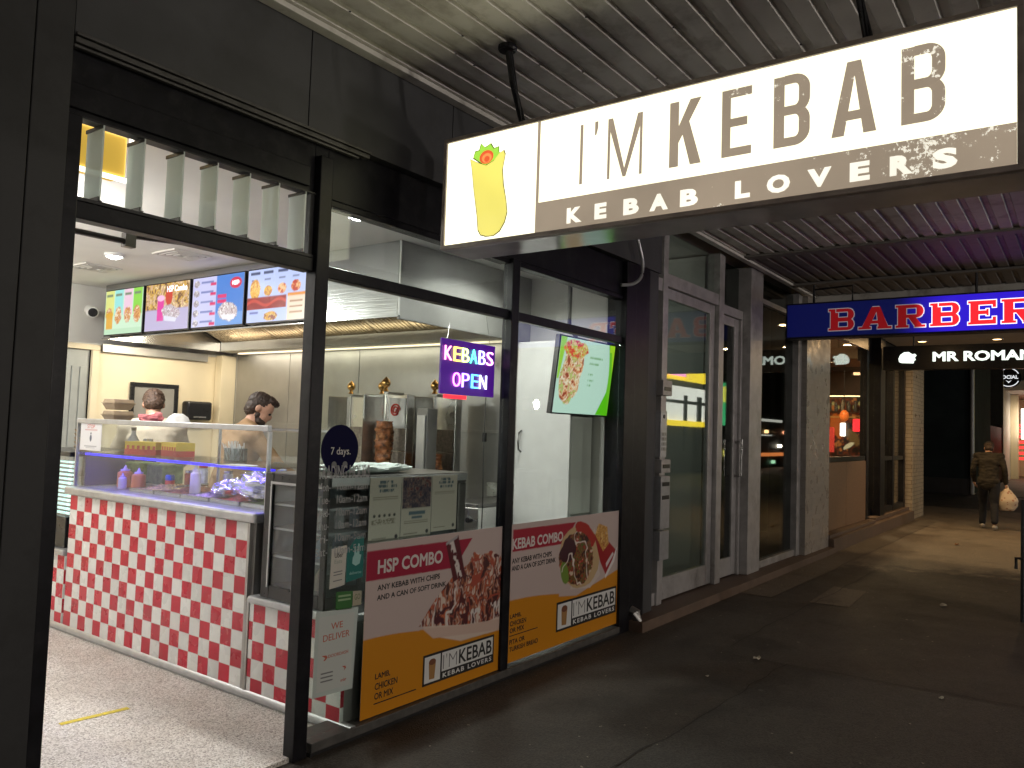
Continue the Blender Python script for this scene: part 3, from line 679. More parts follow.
def scr4(img, a, b):
    W = (a-A0)/(A1-A0); H = (b-B0)/(B1-B0)
    img[:] = RGB(190, 205, 250)
    for i, x in enumerate((.04, .27, .52, .75)):
        put(img, (W > x) & (W < x+.17) & (np.abs(H-.93) < .025), (60, 70, 110)); put(img, (W > x+.02) & (W < x+.13) & (np.abs(H-.80) < .015), (120, 130, 170))
    for x, z, r, c in ((.13, .62, .07, 2), (.36, .58, .055, 1), (.6, .6, .055, 0), (.83, .62, .06, 0)):
        mk = inell(a, b, A0+x*(A1-A0), B0+z*(B1-B0), r, r*(1.25 if c == 2 else .8), 0, .4, c); food(img, a, b, mk, [[(190, 60, 40), (225, 140, 80), (240, 200, 150)], [(225, 180, 60), (200, 130, 50)], [(230, 170, 60), (240, 200, 100), (215, 140, 50)]][c], .03, c)
    put(img, (W < .68) & (H < .47) & (H > .24), (150, 25, 25)); put(img, (W < .68) & (H < .47) & (H > .24) & (np.abs(H-.36-.05*np.sin(W*14)) < .03), (200, 60, 45))
    put(img, (W > .7) & (H < .47), (235, 215, 190)); put(img, (W > .7) & (H > .44) & (H < .5), (225, 140, 40))
    for z in (.14, .24, .34): put(img, (W > .74) & (W < .95) & (np.abs(H-z) < .015), (170, 120, 80))
    mk = inell(a, b, A0+.42*(A1-A0), B0+.1*(B1-B0), .09, .04, 0, .5, 3); food(img, a, b, mk, [(215, 150, 50), (235, 200, 110), (150, 80, 60)], .03, 4)
    put(img, (W > .05) & (W < .2) & (np.abs(H-.18) < .02), (110, 120, 190))
fr = FX(4.15)
for (y1, y0, fn, lb) in ((8.28, 7.54, scr1, 'menu screen with yellow, teal, pink and green columns, farthest left on the hood'), (7.50, 6.74, scr2, 'menu screen with pink cup and food on a golden backdrop'),
                         (6.70, 5.91, scr3, 'menu screen half lilac price list and half blue with red badge'), (5.87, 5.08, scr4, 'pale blue menu screen with a dark red band, nearest the doorway post')):
    t = thing('menu_screen', lb, 'screen', (4.18, (y0+y1)/2, 2.47), 'menu screens along the hood')
    mb = MB(); mb.box(4.152, 4.184, y0, y1, 2.468, 2.945); mb.build('bezel', M['black'], t, bevel=.004)
    A0, A1, B0, B1 = -y1+.012, -y0-.012, 2.482, 2.933
    prt('display', FX(4.152), A0, A1, B0, B1, fn, M['screen'], t, step=.007, d=.003)
    if fn is scr2: text('heading', 'HSP Combo', FX(4.152), A0+.5*(A1-A0), A1-.03, B1-.09, B1-.03, emitter('screen_white', (1, 1, 1), 1.1), t, d=.005, bold=.02)
    if fn is scr3: text('badge', 'HSP', FX(4.152), A0+.79*(A1-A0), A0+.91*(A1-A0), B0+.775*(B1-B0), B0+.865*(B1-B0), emitter('screen_white', (1, 1, 1), 1.1), t, d=.005, bold=.02)

# ------------------------------------------------------------------ counters
ct = thing('checkered_counter', 'long takeaway counter clad in red and white checkered tiles under a steel top', 'counter', (2.97, 4.07, .07))
mb = MB(); mb.box(2.97, 2.99, 4.07, 6.26, .07, 1.0375); mb.build('tiled_front', M['check'], ct)
mb = MB(); mb.box(2.991, 3.75, 4.02, 6.28, .02, 1.04); mb.box(2.966, 2.992, 4.045, 4.068, .07, 1.04); mb.build('body', M['steel_dull'], ct)
mb = MB(); mb.box(2.94, 3.76, 3.975, 6.32, 1.042, 1.105); mb.build('steel_top', M['alu_light'], ct, bevel=.018)
mb = MB(); mb.box(3.02, 3.04, 3.3, 7.3, .02, .07); mb.tube([(2.985, 3.12, .045), (2.985, 7.3, .045)], .032, 12); mb.build('kick_rail', M['alu_light'], ct, smooth=True)
c2 = thing('low_counter', 'low checkered counter section carrying the near display fridge by the window', 'counter', (2.97, 3.10, .04), 'low checkered counters')
mb = MB(); mb.box(2.97, 2.99, 3.205, 4.015, .07, .575); mb.build('tiled_front', M['check'], c2)
mb = MB(); mb.box(2.991, 4.3, 3.205, 4.012, .02, .575); mb.box(2.964, 2.992, 4.017, 4.04, .07, .6); mb.build('body', M['steel_dull'], c2)
mb = MB(); mb.box(2.945, 4.32, 3.20, 4.015, .578, .622); mb.build('steel_top', M['alu_light'], c2, bevel=.012)
c3 = dup(c2, (0, 3.085, 0), 'low checkered counter section at the far end, left of the long counter')
c3.location.x += .0

# glass display case on the counter
dc = thing('display_case', 'glass food display case with blue lit shelf standing on the long checkered counter', 'display case', (3.2, 5.1, 1.105))
mb = MB(); mb.box(2.996, 3.004, 3.965, 6.25, 1.108, 1.585); mb.build('front_glass', M['case_glass'], dc)
for y in (3.957, 6.252):
    mb = MB(); mb.box(3.0, 3.45, y, y+.006, 1.108, 1.585); mb.build('end_glass', M['case_glass'], dc)
mb = MB(); mb.box(2.985, 3.015, 3.95, 6.27, 1.587, 1.622); mb.box(3.44, 3.46, 3.95, 6.27, 1.587, 1.60); mb.build('top_rail', M['alu_light'], dc, bevel=.004)
mb = MB(); mb.box(2.988, 3.012, 3.94, 3.955, 1.106, 1.586); mb.box(2.988, 3.012, 6.26, 6.275, 1.106, 1.586); mb.box(3.44, 3.455, 5.1, 5.115, 1.106, 1.586); mb.build('post', M['alu_light'], dc)
mb = MB(); mb.box(3.015, 3.44, 3.95, 6.27, 1.60, 1.606); mb.build('top_glass', M['case_glass'], dc)
mb = MB(); mb.box(3.05, 3.50, 3.97, 6.24, 1.362, 1.370); mb.build('shelf', M['case_glass'], dc)
mb = MB(); mb.box(3.045, 3.07, 3.97, 6.24, 1.344, 1.360); mb.build('led_strip', emitter('blue_led', (.03, .02, .9), 1.5), dc)
mb = MB(); mb.box(3.05, 3.44, 6.225, 6.245, 1.1085, 1.36); mb.build('end_panel', mat('navy_panel', (.02, .022, .16), .35), dc, bevel=.003)
for y0, c in ((5.98, (.10, .17, .05)), (5.66, (.16, .22, .10))):
    mb = MB(); mb.box(3.34, 3.52, y0, y0+.22, 1.14, 1.29); mb.build('food_tub', mat('green_tub', c, .4, var=.4, scale=30), dc, bevel=.012)
for i in range(5):
    y0 = 4.0+i*.33
    mb = MB()
    for bx in ((3.08, 3.10, y0, y0+.31), (3.52, 3.54, y0, y0+.31), (3.1, 3.52, y0, y0+.02), (3.1, 3.52, y0+.29, y0+.31)): mb.box(*bx, 1.107, 1.135)
    mb.box(3.1, 3.52, y0+.02, y0+.29, 1.107, 1.112); mb.build('food_tray', M['steel'], dc)
FOODS = [((.16, .30, .06), 'shredded_lettuce', 60), ((.50, .06, .03), 'chopped_tomato', 34), ((.55, .40, .45), 'sliced_onion', 46), ((.30, .12, .05), 'cooked_meat', 40), ((.55, .40, .16), 'grated_cheese', 70)]
for i, (c, nm, sc_) in enumerate(FOODS):
    y0 = 4.02+i*.33; mb = MB(); n = 18
    g = [(3.11+.40*a/n, y0+.27*b/n, 1.1125+.045*math.sin(math.pi*a/n)*math.sin(math.pi*b/n)+.018*mnoise.noise(Vector((a*.9+i*7, b*.9, 0)))+.008) for b in range(n+1) for a in range(n+1)]
    mb.add(g, [(b*(n+1)+a, b*(n+1)+a+1, (b+1)*(n+1)+a+1, (b+1)*(n+1)+a) for b in range(n) for a in range(n)])
    mb.build(nm, mat('food_'+nm, c, .55, var=.75, scale=sc_, bump=1.0), dc, smooth='all')
def lump(name, cx, cy, cz, rx, ry, rz, mt, lb, cat, seed, amp=.35, group=None, n=26):
    mb = MB(); mb.ball((0, 0, rz*.9), (rx, ry, rz), n, n)
    vs = []
    for v in mb.v:
        v = Vector(v); d = mnoise.noise(Vector((v.x*22+seed, v.y*22, v.z*22)))+.5*mnoise.noise(Vector((v.x*60+seed, v.y*60, v.z*60)))
        q = v*(1+amp*d); q.z = max(0, q.z); vs.append(tuple(q))
    mb.v = vs; o = mb.build(name, mt, None); o.location = (cx, cy, cz); return tag(o, lb, cat, group)
lump('foil_parcel', 3.24, 4.28, 1.136, .14, .24, .10, M['foil'], 'crumpled foil parcel lit blue at the near end of the display case', 'foil', 1.3)
lump('foil_parcel', 3.27, 4.66, 1.136, .13, .15, .055, M['foil'], 'flatter crumpled foil parcel in the middle of the display case', 'foil', 5.1)
def squeeze(x, y, z, r, h, mt, lb, cap):
    t = thing('squeeze_bottle', lb, 'bottle', (x, y, z), 'sauce bottles in the display case')
    mb = MB(); mb.lathe((x, y, z), [(.001, 0), (r, .003), (r*1.02, h*.2), (r*.97, h*.68), (r*.55, h*.74)], 18); mb.build('bottle', mt, t, smooth=True)
    mb = MB(); mb.lathe((x, y, z+h*.742), [(r*.62, 0), (r*.62, h*.07), (r*.3, h*.09), (.004, h*.26)], 14); mb.build('nozzle', cap, t, smooth=True)
squeeze(3.22, 5.03, 1.107, .036, .235, M['pale_bottle'], 'cream squeeze bottle standing mid display case', M['pale_bottle'])
squeeze(3.2, 5.73, 1.107, .05, .16, M['orange_sauce'], 'squat orange sauce bottle with lilac cap, right one of the pair', M['lilac_plastic'])
squeeze(3.22, 5.96, 1.107, .055, .17, M['orange_sauce'], 'squat orange sauce bottle with lilac cap, left one of the pair', M['lilac_plastic'])
squeeze(3.14, 5.845, 1.107, .03, .12, M['lilac_plastic'], 'small lilac squeeze bottle between two orange sauce bottles', M['lilac_plastic'])
for i, (x, y, h, c, lb) in enumerate(((3.40, 5.22, .15, (.6, .6, .58), 'pale tall condiment jar behind the cream squeeze bottle'), (3.38, 5.36, .10, (.5, .12, .05), 'red condiment jar behind the drinks can'), (3.36, 4.86, .13, (.45, .42, .36), 'beige condiment jar beside the foil parcels'))):
    t = thing('condiment_jar', lb, 'jar', (x, y, 1.16), 'condiment jars in the display case')
    mb = MB(); mb.lathe((x, y, 1.16), [(.001, 0), (.034, .003), (.034, h*.8), (.026, h*.88)], 16); mb.build('jar', mat('jar_fill', c, .25, var=.3, scale=30), t, smooth=True)
    mb = MB(); mb.lathe((x, y, 1.16+h*.885), [(.03, 0), (.03, .018), (.001, .018)], 16); mb.build('lid', M['steel'] if i else M['red_ink'], t)
t = thing('serving_tongs', 'steel serving tongs lying across the food trays', 'tongs', (3.25, 5.2, 1.165))
for k in (-1, 1):
    mb = MB(); mb.tube([(3.12, 5.10+k*.004, 1.172), (3.30, 5.18+k*.02, 1.176), (3.42, 5.22+k*.028, 1.174)], [.006, .006, .012], 8); mb.build('arm', M['steel'], t)
mb = MB(); mb.prism([(4.12, 1.372), (4.34, 1.372), (4.30, 1.376), (4.14, 1.376)], frame((3.06, 0, 0), (0, 1, 0), (0, 0, 1)), -.16, 0)
solo('paper_slip', mb, M['white'], 'white paper slip lying at the near end of the display shelf', 'paper')
t = thing('drinks_can', 'blue and red drinks can in the middle of the display case', 'can', (3.3, 5.48, 1.107))
mb = MB(); mb.lathe((3.3, 5.48, 1.107), [(.028, 0), (.033, .01), (.033, .11), (.027, .122), (.001, .12)], 18); mb.build('can', mat('can_blue', (.03, .10, .42), .3, metal=.5), t, smooth=True)
mb = MB(); mb.lathe((3.3, 5.48, 1.15), [(.0335, 0), (.0335, .04)], 18); mb.build('label_band', M['red_ink'], t)
# things on the shelf and on top of the case
def carton(x0, x1, y0, y1, z, h, lb, rot):
    t = thing('red_yellow_carton', lb, 'carton', ((x0+x1)/2, (y0+y1)/2, z), 'red and yellow cartons on the shelf'); t.rotation_euler.z = rot
    c = Vector(((x0+x1)/2, (y0+y1)/2, 0))
    mb = MB(); mb.box(x0, x1, y0, y1, z, z+h*.42); mb.build('lower_half', M['red_box'], t)
    mb = MB(); mb.box(x0, x1, y0, y1, z+h*.421, z+h); mb.build('upper_half', M['yellow_box'], t)
    mb = MB()
    for k in range(6):
        yy = y0+(y1-y0)*(k+.1)/6; mb.box(x0-.002, x0+.002, yy, yy+(y1-y0)*.08, z+h*.42, z+h*.7)
    mb.build('stripe', M['red_ink'], t)
carton(3.14, 3.28, 5.50, 5.80, 1.371, .095, 'red and yellow carton on the shelf, nearer the rear', .25)
carton(3.2, 3.34, 5.23, 5.47, 1.371, .10, 'red and yellow carton on the shelf, nearer the straws', -.12)
t = thing('straw_holder', 'clear square tub packed with pale straws on the display shelf', 'straw holder', (3.25, 4.63, 1.371))
mb = MB(); mb.box(3.20, 3.30, 4.57, 4.575, 1.371, 1.46); mb.box(3.20, 3.30, 4.685, 4.69, 1.371, 1.46); mb.box(3.20, 3.205, 4.5751, 4.6849, 1.371, 1.46); mb.box(3.295, 3.30, 4.5751, 4.6849, 1.371, 1.46); mb.box(3.206, 3.294, 4.5751, 4.6849, 1.371, 1.376); mb.build('tub', glass('clear_tub', (.72, .78, .80), .10, smudge=False), t)
random.seed(4); mb = MB()
for i in range(34):
    x, y = 3.212+random.random()*.076, 4.582+random.random()*.095; mb.tube([(x, y, 1.38), (x+random.uniform(-.025, .025), y+random.uniform(-.04, .04), 1.465+random.random()*.045)], .003, 5)
o = mb.build('straws', M['offwhite'], t); o['kind'] = 'stuff'
for i, z in enumerate((1.607, 1.697)):
    t = thing('clamshell_box', 'brown card clamshell box, %s of the pair stacked on the display case' % ('lower' if i == 0 else 'upper'), 'takeaway box', (3.22, 6.12, z), 'clamshell boxes')
    mb = MB()
    def fru(mb, z0, z1, a0, a1):
        vs = [(3.22+sx*a, 6.12+sy*a*1.1, zz) for zz, a in ((z0, a0), (z1, a1)) for sx, sy in ((-1, -1), (1, -1), (1, 1), (-1, 1))]
        mb.add(vs, [(3, 2, 1, 0), (4, 5, 6, 7)]+[(k, (k+1) % 4, 4+(k+1) % 4, 4+k) for k in range(4)])
    fru(mb, z, z+.048, .062, .084); mb.build('base', M['cardboard'], t, bevel=.004)
    mb = MB(); mb.box(3.131, 3.309, 6.022, 6.218, z+.0485, z+.054); fru(mb, z+.0545, z+.081, .080, .074); mb.build('lid', M['cardboard'], t, bevel=.003)
lump('pink_cloth', 3.2, 5.60, 1.607, .07, .12, .035, M['pink_cloth'], 'pink folded cloth lying on top of the display case', 'cloth', 2.2, .4)
t = MB(); t.lathe((3.24, 5.32, 1.607), [(.001, .075), (.03, .074), (.065, .05), (.085, .012), (.088, 0), (.084, 0), (.06, .045), (.001, .068)], 24); solo('white_bowl', t, M['white'], 'white bowl turned upside down on top of the display case', 'bowl', smooth=True)
t = thing('oil_bottle', 'slim dark topped glass bottle on the shelf behind the notice', 'bottle', (3.3, 6.02, 1.371))
mb = MB(); mb.lathe((3.3, 6.02, 1.371), [(.001, 0), (.045, .002), (.048, .08), (.018, .14), (.016, .17)], 18); mb.build('bottle', mat('bottle_glass', (.35, .36, .36), .1, spec=.8), t, smooth=True)
mb = MB(); mb.lathe((3.3, 6.02, 1.541), [(.019, 0), (.019, .025)], 14); mb.build('cap', M['black'], t)
t = thing('sauce_jar', 'short brown sauce jar on the shelf beside the cartons', 'jar', (3.33, 5.86, 1.371))
mb = MB(); mb.lathe((3.33, 5.86, 1.371), [(.001, 0), (.04, .002), (.04, .08), (.034, .09)], 16); mb.build('jar', mat('brown_jar', (.16, .07, .03), .2), t, smooth=True)
mb = MB(); mb.lathe((3.33, 5.86, 1.462), [(.036, 0), (.036, .02), (.001, .02)], 16); mb.build('lid', M['steel'], t)
def stop_sign(img, a, b):
    img[:] = RGB(225, 225, 228); W = (a-A0)/(A1-A0); H = (b-B0)/(B1-B0)
    put(img, (np.abs(H-.70) < .012) & (W > .2) & (W < .8), (190, 110, 110)); put(img, inell(W, H, .5, .42, .05, .12), (90, 95, 110)); put(img, inell(W, H, .5, .58, .035, .03), (90, 95, 110))
    put(img, (np.abs(H-.14) < .012) & (W > .2) & (W < .8), (150, 150, 155)); put(img, (np.abs(H-.09) < .008) & (W > .28) & (W < .72), (150, 150, 155))
A0, A1, B0, B1 = -6.22, -5.91, 1.385, 1.605
t = thing('stop_notice', 'white paper notice headed STOP taped to the display case corner', 'notice', (2.99, 6.06, 1.38))
prt('sheet', FX(2.994), A0, A1, B0, B1, stop_sign, M['paper'], t, step=.005)
text('heading', 'STOP', FX(2.994), -6.12, -6.01, 1.55, 1.578, M['red_ink'], t, d=.001)

# stacks of cups left of the case, far display fridge
def fridge(base, y0, y1, x1, lb, group):
    t = thing('display_fridge', lb, 'fridge', base, group)
    return t
f2 = thing('cake_fridge', 'small black display fridge with bright striped shelf edges left of the long counter', 'fridge', (3.3, 6.8, .622))
mb = MB(); mb.box(2.99, 3.7, 6.36, 7.3, .625, .86); mb.box(3.55, 3.7, 6.36, 7.3, .862, 1.32); mb.box(2.99, 3.7, 6.36, 7.3, 1.322, 1.36); mb.build('cabinet', M['black'], f2, bevel=.006)
mb = MB(); mb.box(2.992, 2.998, 6.38, 7.28, .862, 1.32); mb.build('front_glass', M['case_glass'], f2)
mb = MB()
for i in range(13): mb.box(3.02, 3.05, 6.38, 6.62, .875+i*.033, .889+i*.033)
mb.build('shelf_edges', emitter('shelf_glow', (.72, 1, .93), .75), f2)
for z in (.99, 1.15):
    mb = MB(); mb.box(3.06, 3.54, 6.64, 7.28, z, z+.008); mb.build('shelf', M['case_glass'], f2)
mb = MB(); mb.lathe((2.988, 6.55, .74), [(.001, -.025), (.022, -.022), (.026, 0)], 14, (1, 0, 0)); mb.build('knob', M['white'], f2)
for i, (x, y, z) in enumerate(((3.18, 6.55, 1.361), (3.25, 6.75, 1.361), (3.12, 6.92, 1.361))):
    n = (4, 5, 3)[i]; mb = MB(); pr = []
    for k in range(n): mb.lathe((x, y, z+k*.034), [(.03, 0), (.047, .03), (.049, .033), (.001, .0335)], 16)
    solo('cup_stack', mb, M['cardboard'], 'stack of brown paper tubs on the far fridge, %s of the three' % ('nearest the notice', 'tallest', 'farthest left')[i], 'paper tubs', 'stacks of brown paper tubs', smooth=True)
t = thing('spray_bottle', 'clear bottle with blue top at the far left of the counter', 'bottle', (3.2, 7.12, 1.361))
mb = MB(); mb.lathe((3.2, 7.12, 1.361), [(.001, 0), (.035, .002), (.035, .11), (.014, .15)], 14); mb.build('bottle', mat('clear_plastic', (.55, .55, .65), .2), t, smooth=True)
mb = MB(); mb.lathe((3.2, 7.12, 1.512), [(.018, 0), (.022, .05), (.001, .06)], 12); mb.build('top', mat('blue_cap', (.04, .03, .5), .4), t)

# near display fridge
f1 = thing('drinks_fridge', 'boxy glass sided display fridge on the low counter just behind the window', 'fridge', (3.5, 3.62, .622))
mb = MB(); mb.box(2.99, 4.17, 3.38, 3.93, 1.285, 1.352); mb.box(2.99, 4.17, 3.38, 3.93, .624, .69); mb.box(4.09, 4.17, 3.38, 3.93, .692, 1.283); mb.box(2.99, 4.088, 3.905, 3.93, .692, 1.283); mb.build('cabinet', M['steel_dark'], f1, bevel=.006)
mb = MB(); mb.box(2.995, 4.085, 3.898, 3.903, .692, 1.283); mb.box(4.08, 4.087, 3.40, 3.896, .692, 1.283); mb.build('liner', mat('fridge_liner', (.36, .40, .43), .5, var=.1), f1)
mb = MB(); mb.box(2.972, 2.988, 3.38, 3.425, .624, 1.35); mb.box(2.972, 2.988, 3.855, 3.93, .624, 1.35); mb.box(2.972, 2.988, 3.426, 3.854, .624, .70); mb.box(2.972, 2.988, 3.426, 3.854, 1.28, 1.35)
do = mb.build('door', M['black'], f1, bevel=.004)
mb = MB(); mb.box(2.964, 2.971, 3.857, 3.87, .69, 1.30); mb.box(2.964, 2.971, 3.43, 3.855, 1.285, 1.298); mb.build('door_edge', M['alu_light'], do)
mb = MB(); mb.box(2.977, 2.983, 3.427, 3.853, .702, 1.278); mb.build('door_glass', M['case_glass'], do)
mb = MB(); mb.box(2.992, 4.088, 3.388, 3.394, .692, 1.283); mb.build('side_glass', M['case_glass'], f1)
mb = MB(); mb.box(2.99, 4.17, 3.373, 3.379, 1.30, 1.345); mb.build('top_edge', M['alu_light'], f1)
for z in (.86, 1.02, 1.16):
    mb = MB(); mb.box(3.0, 4.08, 3.42, 3.90, z, z+.012); mb.build('shelf', M['alu_light'], f1)
mb = MB()
lump('white_wrap', 3.42, 3.58, 1.353, .40, .14, .032, mat('white_wrap_paper', (.62, .70, .68), .6), 'crumpled white wrapping paper lying on top of the near display fridge', 'paper', 7.7, .18, n=40)
random.seed(9); cols = [(.35, .4, .5), (.5, .5, .5), (.25, .3, .38), (.45, .35, .3)]
cm = [mat('bottle_drink', c, .25) for c in cols]
for z in (.692, .873, 1.033):
    for k in range(8):
        x = 3.10+k*.12; mm = cm[random.randrange(4)]
        mb = MB(); mb.lathe((x, 3.56, z), [(.001, 0), (.032, .003), (.032, .085), (.014, .115), (.014, .122)], 12)
        o = mb.build('drink_bottle', mm, None, smooth=True)
        o.data.transform(Matrix.Translation((-x, -3.56, -z))); o.location = (x, 3.56, z)
        tag(o, 'small bottle standing on a shelf inside the near display fridge', 'bottle', 'drink bottles in the near fridge')
def pap(seed, kind):
    def fn(img, a, b):
        W = (a-A0)/(A1-A0); H = (b-B0)/(B1-B0); img[:] = RGB(214, 206, 194)
        if kind == 1:
            mk = (H > .48) & (H < .99) & (W > .03) & (W < .98); food(img, a, b, mk, [(60, 55, 75), (120, 100, 100), (75, 65, 85), (150, 130, 120), (110, 55, 65)], .035, 5)
            put(img, (np.abs(H-.40) < .03) & (W > .25) & (W < .8), (95, 120, 135)); put(img, (np.abs(H-.33) < .02) & (W > .35) & (W < .7), (95, 120, 135))
        else:
            for z, w0, w1 in ((.93, .3, .72), (.87, .25, .85), (.80, .3, .8)): put(img, (np.abs(H-z) < .024) & (W > w0) & (W < w1) & (vnoise(a*160, b*30, seed) > .35), (95, 112, 122))
            if kind == 0:
                for k in range(5): put(img, inell(W, H, .16+k*.16, .42, .04, .025), (70, 70, 70))
                put(img, (np.abs(H-.33) < .04) & (W > .08) & (W < .85) & (vnoise(a*120, b*200, 3) > .5), (150, 140, 125))
        for z in (.70, .67) if kind != 1 else (.27, .24): put(img, (np.abs(H-z) < .006) & (W > .1) & (W < .9), (155, 146, 130))
        put(img, (np.abs(H-.07) < .008) & (W > .1) & (W < .55), (150, 142, 128)); put(img, inell(W, H, .88, .08, .05, .035), (60, 60, 65))
    return fn
for i, (x0, x1, z0, lb) in enumerate(((3.275, 3.535, .955, 'printed paper sheet with a row of icons on the fridge side, leftmost of three'), (3.54, 3.81, .965, 'printed paper sheet with a dark photo, middle of three on the fridge side'), (3.815, 4.06, .985, 'mostly blank printed sheet on the fridge side, rightmost of three'))):
    t = thing('paper_notice', lb, 'notice', ((x0+x1)/2, 3.37, z0), 'paper notices on the near fridge')
    A0, A1, B0, B1 = x0, x1, z0, 1.338
    prt('sheet', FY(3.368), A0, A1, B0, B1, pap(i, i), M['paper'], t, step=.005)

# ------------------------------------------------------------------ kitchen line
bn = thing('kitchen_bench', 'long steel kitchen bench under the hood carrying the kebab grills', 'bench', (5.4, 5.6, .02))
mb = MB(); mb.box(4.85, 5.88, 4.5, 8.2, .86, .90); mb.build('top', M['bench'], bn, bevel=.006)
for x in (4.92, 5.8):
    for y in (4.6, 6.3, 8.1):
        mb = MB(); mb.box(x-.025, x+.025, y-.025, y+.025, .02, .858); mb.build('leg', M['steel_dull'], bn)
mb = MB(); mb.box(4.88, 5.85, 4.55, 8.15, .30, .33); mb.build('lower_shelf', M['steel_dull'], bn)
spiral = [(.06*(1-t/2.6)*math.cos(t*2*math.pi), .06*(1-t/2.6)*math.sin(t*2*math.pi)) for t in np.linspace(0, 2.1, 50)]
def kebab_grill(x, y, wd, meat, lb, plate=False, h=1.02):
    z = .902
    t = thing('kebab_grill', lb, 'kebab grill', (x, y, z), 'upright kebab grills')
    mb = MB(); mb.box(x+.16, x+.19, y-wd/2, y+wd/2, z+.05, z+h)
    for s in (-1, 1):
        fr = frame((x+.17, y+s*wd/2, z+.05), (-.17, s*.085, 0), (0, 0, 1)); mb.prism([(0, 0), (.20, 0), (.20, h-.05), (0, h-.05)], fr, -.004, .004)
    mb.build('heat_shield', M['steel'], t, bevel=.003)
    mb = MB()
    for k in range(3): mb.box(x+.15, x+.158, y-wd/2+.06, y+wd/2-.06, z+.10+k*.21, z+.30+k*.21)
    mb.build('burner', mat('burner_mesh', (.34, .29, .25), .55, metal=.6, var=.3, scale=40, bump=.4), t)
    mb = MB(); mb.lathe((x, y, z), [(.001, 0), (.17, 0), (.19, .04), (.18, .04), (.165, .012), (.001, .012)], 24); mb.build('drip_tray', M['steel'], t, smooth=True)
    mb = MB(); mb.box(x+.0, x+.2, y-.03, y+.03, z+h+.001, z+h+.02); mb.build('top_arm', M['steel_dull'], t, bevel=.003)
    mb = MB(); mb.tube([(x, y, z+.01), (x, y, z+h)], .009); mb.build('spit', M['steel'], t)
    mb = MB(); mb.lathe((x, y, z+h+.021), [(.012, 0), (.03, .006), (.018, .018), (.014, .035), (.03, .045), (.04, .065), (.04, .085), (.03, .105), (.014, .117), (.006, .13), (.001, .133)], 18); mb.build('finial', M['brass'], t, smooth=True)
    if meat:
        n = 30; pr = []; mb = MB(); r0, r1, zz0, zz1 = meat
        for i in range(60):
            f = i/59; pr.append(((r0+(r1-r0)*f), zz0+(zz1-zz0)*f))
        mb.lathe((x, y, z), pr, n)
        mb.v = [tuple(Vector((x, y, v[2]))+Vector((v[0]-x, v[1]-y, 0))*(1+.26*mnoise.noise(Vector((v[0]*24, v[1]*24, v[2]*16)))+.30*mnoise.noise(Vector((v[0]*38, v[1]*38, v[2]*110))))) for v in mb.v]
        mb.build('meat', M['meat'], t, smooth='all')
    if plate:
        fr = FX(x+.155); mb = MB(); mb.prism([(-y-.10, z+.62), (-y+.10, z+.62), (-y+.10, z+.99), (-y-.10, z+.99)], fr, 0, .004); pl = mb.build('notice_plate', M['white'], t)
        mb = MB(); mb.tube([fr(-y-.02+a, z+.88+b, .008) for a, b in spiral], .008, 6); mb.build('spiral_emblem', M['red_ink'], pl)
    return t
kebab_grill(5.45, 5.93, .46, None, 'steel upright kebab grill without meat behind the round window sticker')
kebab_grill(5.45, 5.50, .30, (.05, .07, .05, .62), 'steel upright kebab grill with a thin spit, second from the left')
kebab_grill(5.02, 5.02, .36, (.060, .078, .05, .78), 'steel upright kebab grill with brown meat spit and white spiral notice', True)
kebab_grill(5.42, 4.80, .34, (.10, .08, .05, .50), 'steel upright kebab grill at the right end of the row')
t = thing('steel_cabinet', 'narrow stainless steel cabinet standing at the right end of the kebab grills', 'cabinet', (5.3, 4.62, .902))
mb = MB(); mb.box(5.0, 5.13, 4.50, 4.62, .902, 1.80); mb.build('box', M['steel_dark'], t, bevel=.006)
mb = MB(); mb.box(4.985, 4.998, 4.515, 4.605, 1.0, 1.74); mb.build('door', M['steel_dull'], t, bevel=.003)
mb = MB(); mb.box(4.98, 4.984, 4.56, 4.60, 1.12, 1.22); mb.build('indicator', emitter('blue_indicator', (.06, .05, 1), 2.0), t)
gd = thing('griddle', 'steel griddle with control knobs beside the window', 'griddle', (5.45, 4.2, .02))
mb = MB(); mb.box(5.1, 5.86, 4.0, 4.46, .55, 1.0); mb.build('body', M['steel'], gd, bevel=.006)
mb = MB(); mb.box(5.12, 5.84, 4.02, 4.44, 1.002, 1.03); mb.build('plate', M['steel_dark'], gd, bevel=.004)
mb = MB(); mb.box(5.80, 5.86, 4.0, 4.46, 1.031, 1.16); mb.build('splash_guard', M['steel'], gd, bevel=.004)
for k in range(3):
    mb = MB(); mb.lathe((5.099, 4.09+k*.14, .90), [(.026, 0), (.022, .025), (.001, .027)], 14, (-1, 0, 0)); mb.box(5.068, 5.073, 4.085+k*.14, 4.095+k*.14, .88, .92); mb.build('knob', M['black'], gd)
for x, y in ((5.15, 4.05), (5.8, 4.05), (5.15, 4.41), (5.8, 4.41)):
    mb = MB(); mb.tube([(x, y, .02), (x, y, .548)], .022); mb.build('leg', M['steel_dull'], gd)
wc = thing('white_cabinet', 'tall white cabinet with slim curved handle at the right wall', 'cabinet', (5.72, 3.69, .02))
mb = MB(); mb.box(5.56, 5.885, 3.42, 3.975, .02, 2.40); mb.build('body', M['white_wall'], wc, bevel=.004)
mb = MB(); mb.box(5.54, 5.558, 3.425, 3.97, .12, 2.39); d_ = mb.build('door', M['white'], wc, bevel=.004)
mb = MB(); mb.tube([(5.54, 3.91, 1.46), (5.505, 3.91, 1.48), (5.495, 3.91, 1.55), (5.505, 3.91, 1.62), (5.54, 3.91, 1.64)], .008); mb.build('handle', M['steel_dark'], d_)
t = thing('picture_frame', 'black framed picture on the cream rear wall', 'picture', (4.9, 8.58, 1.4))
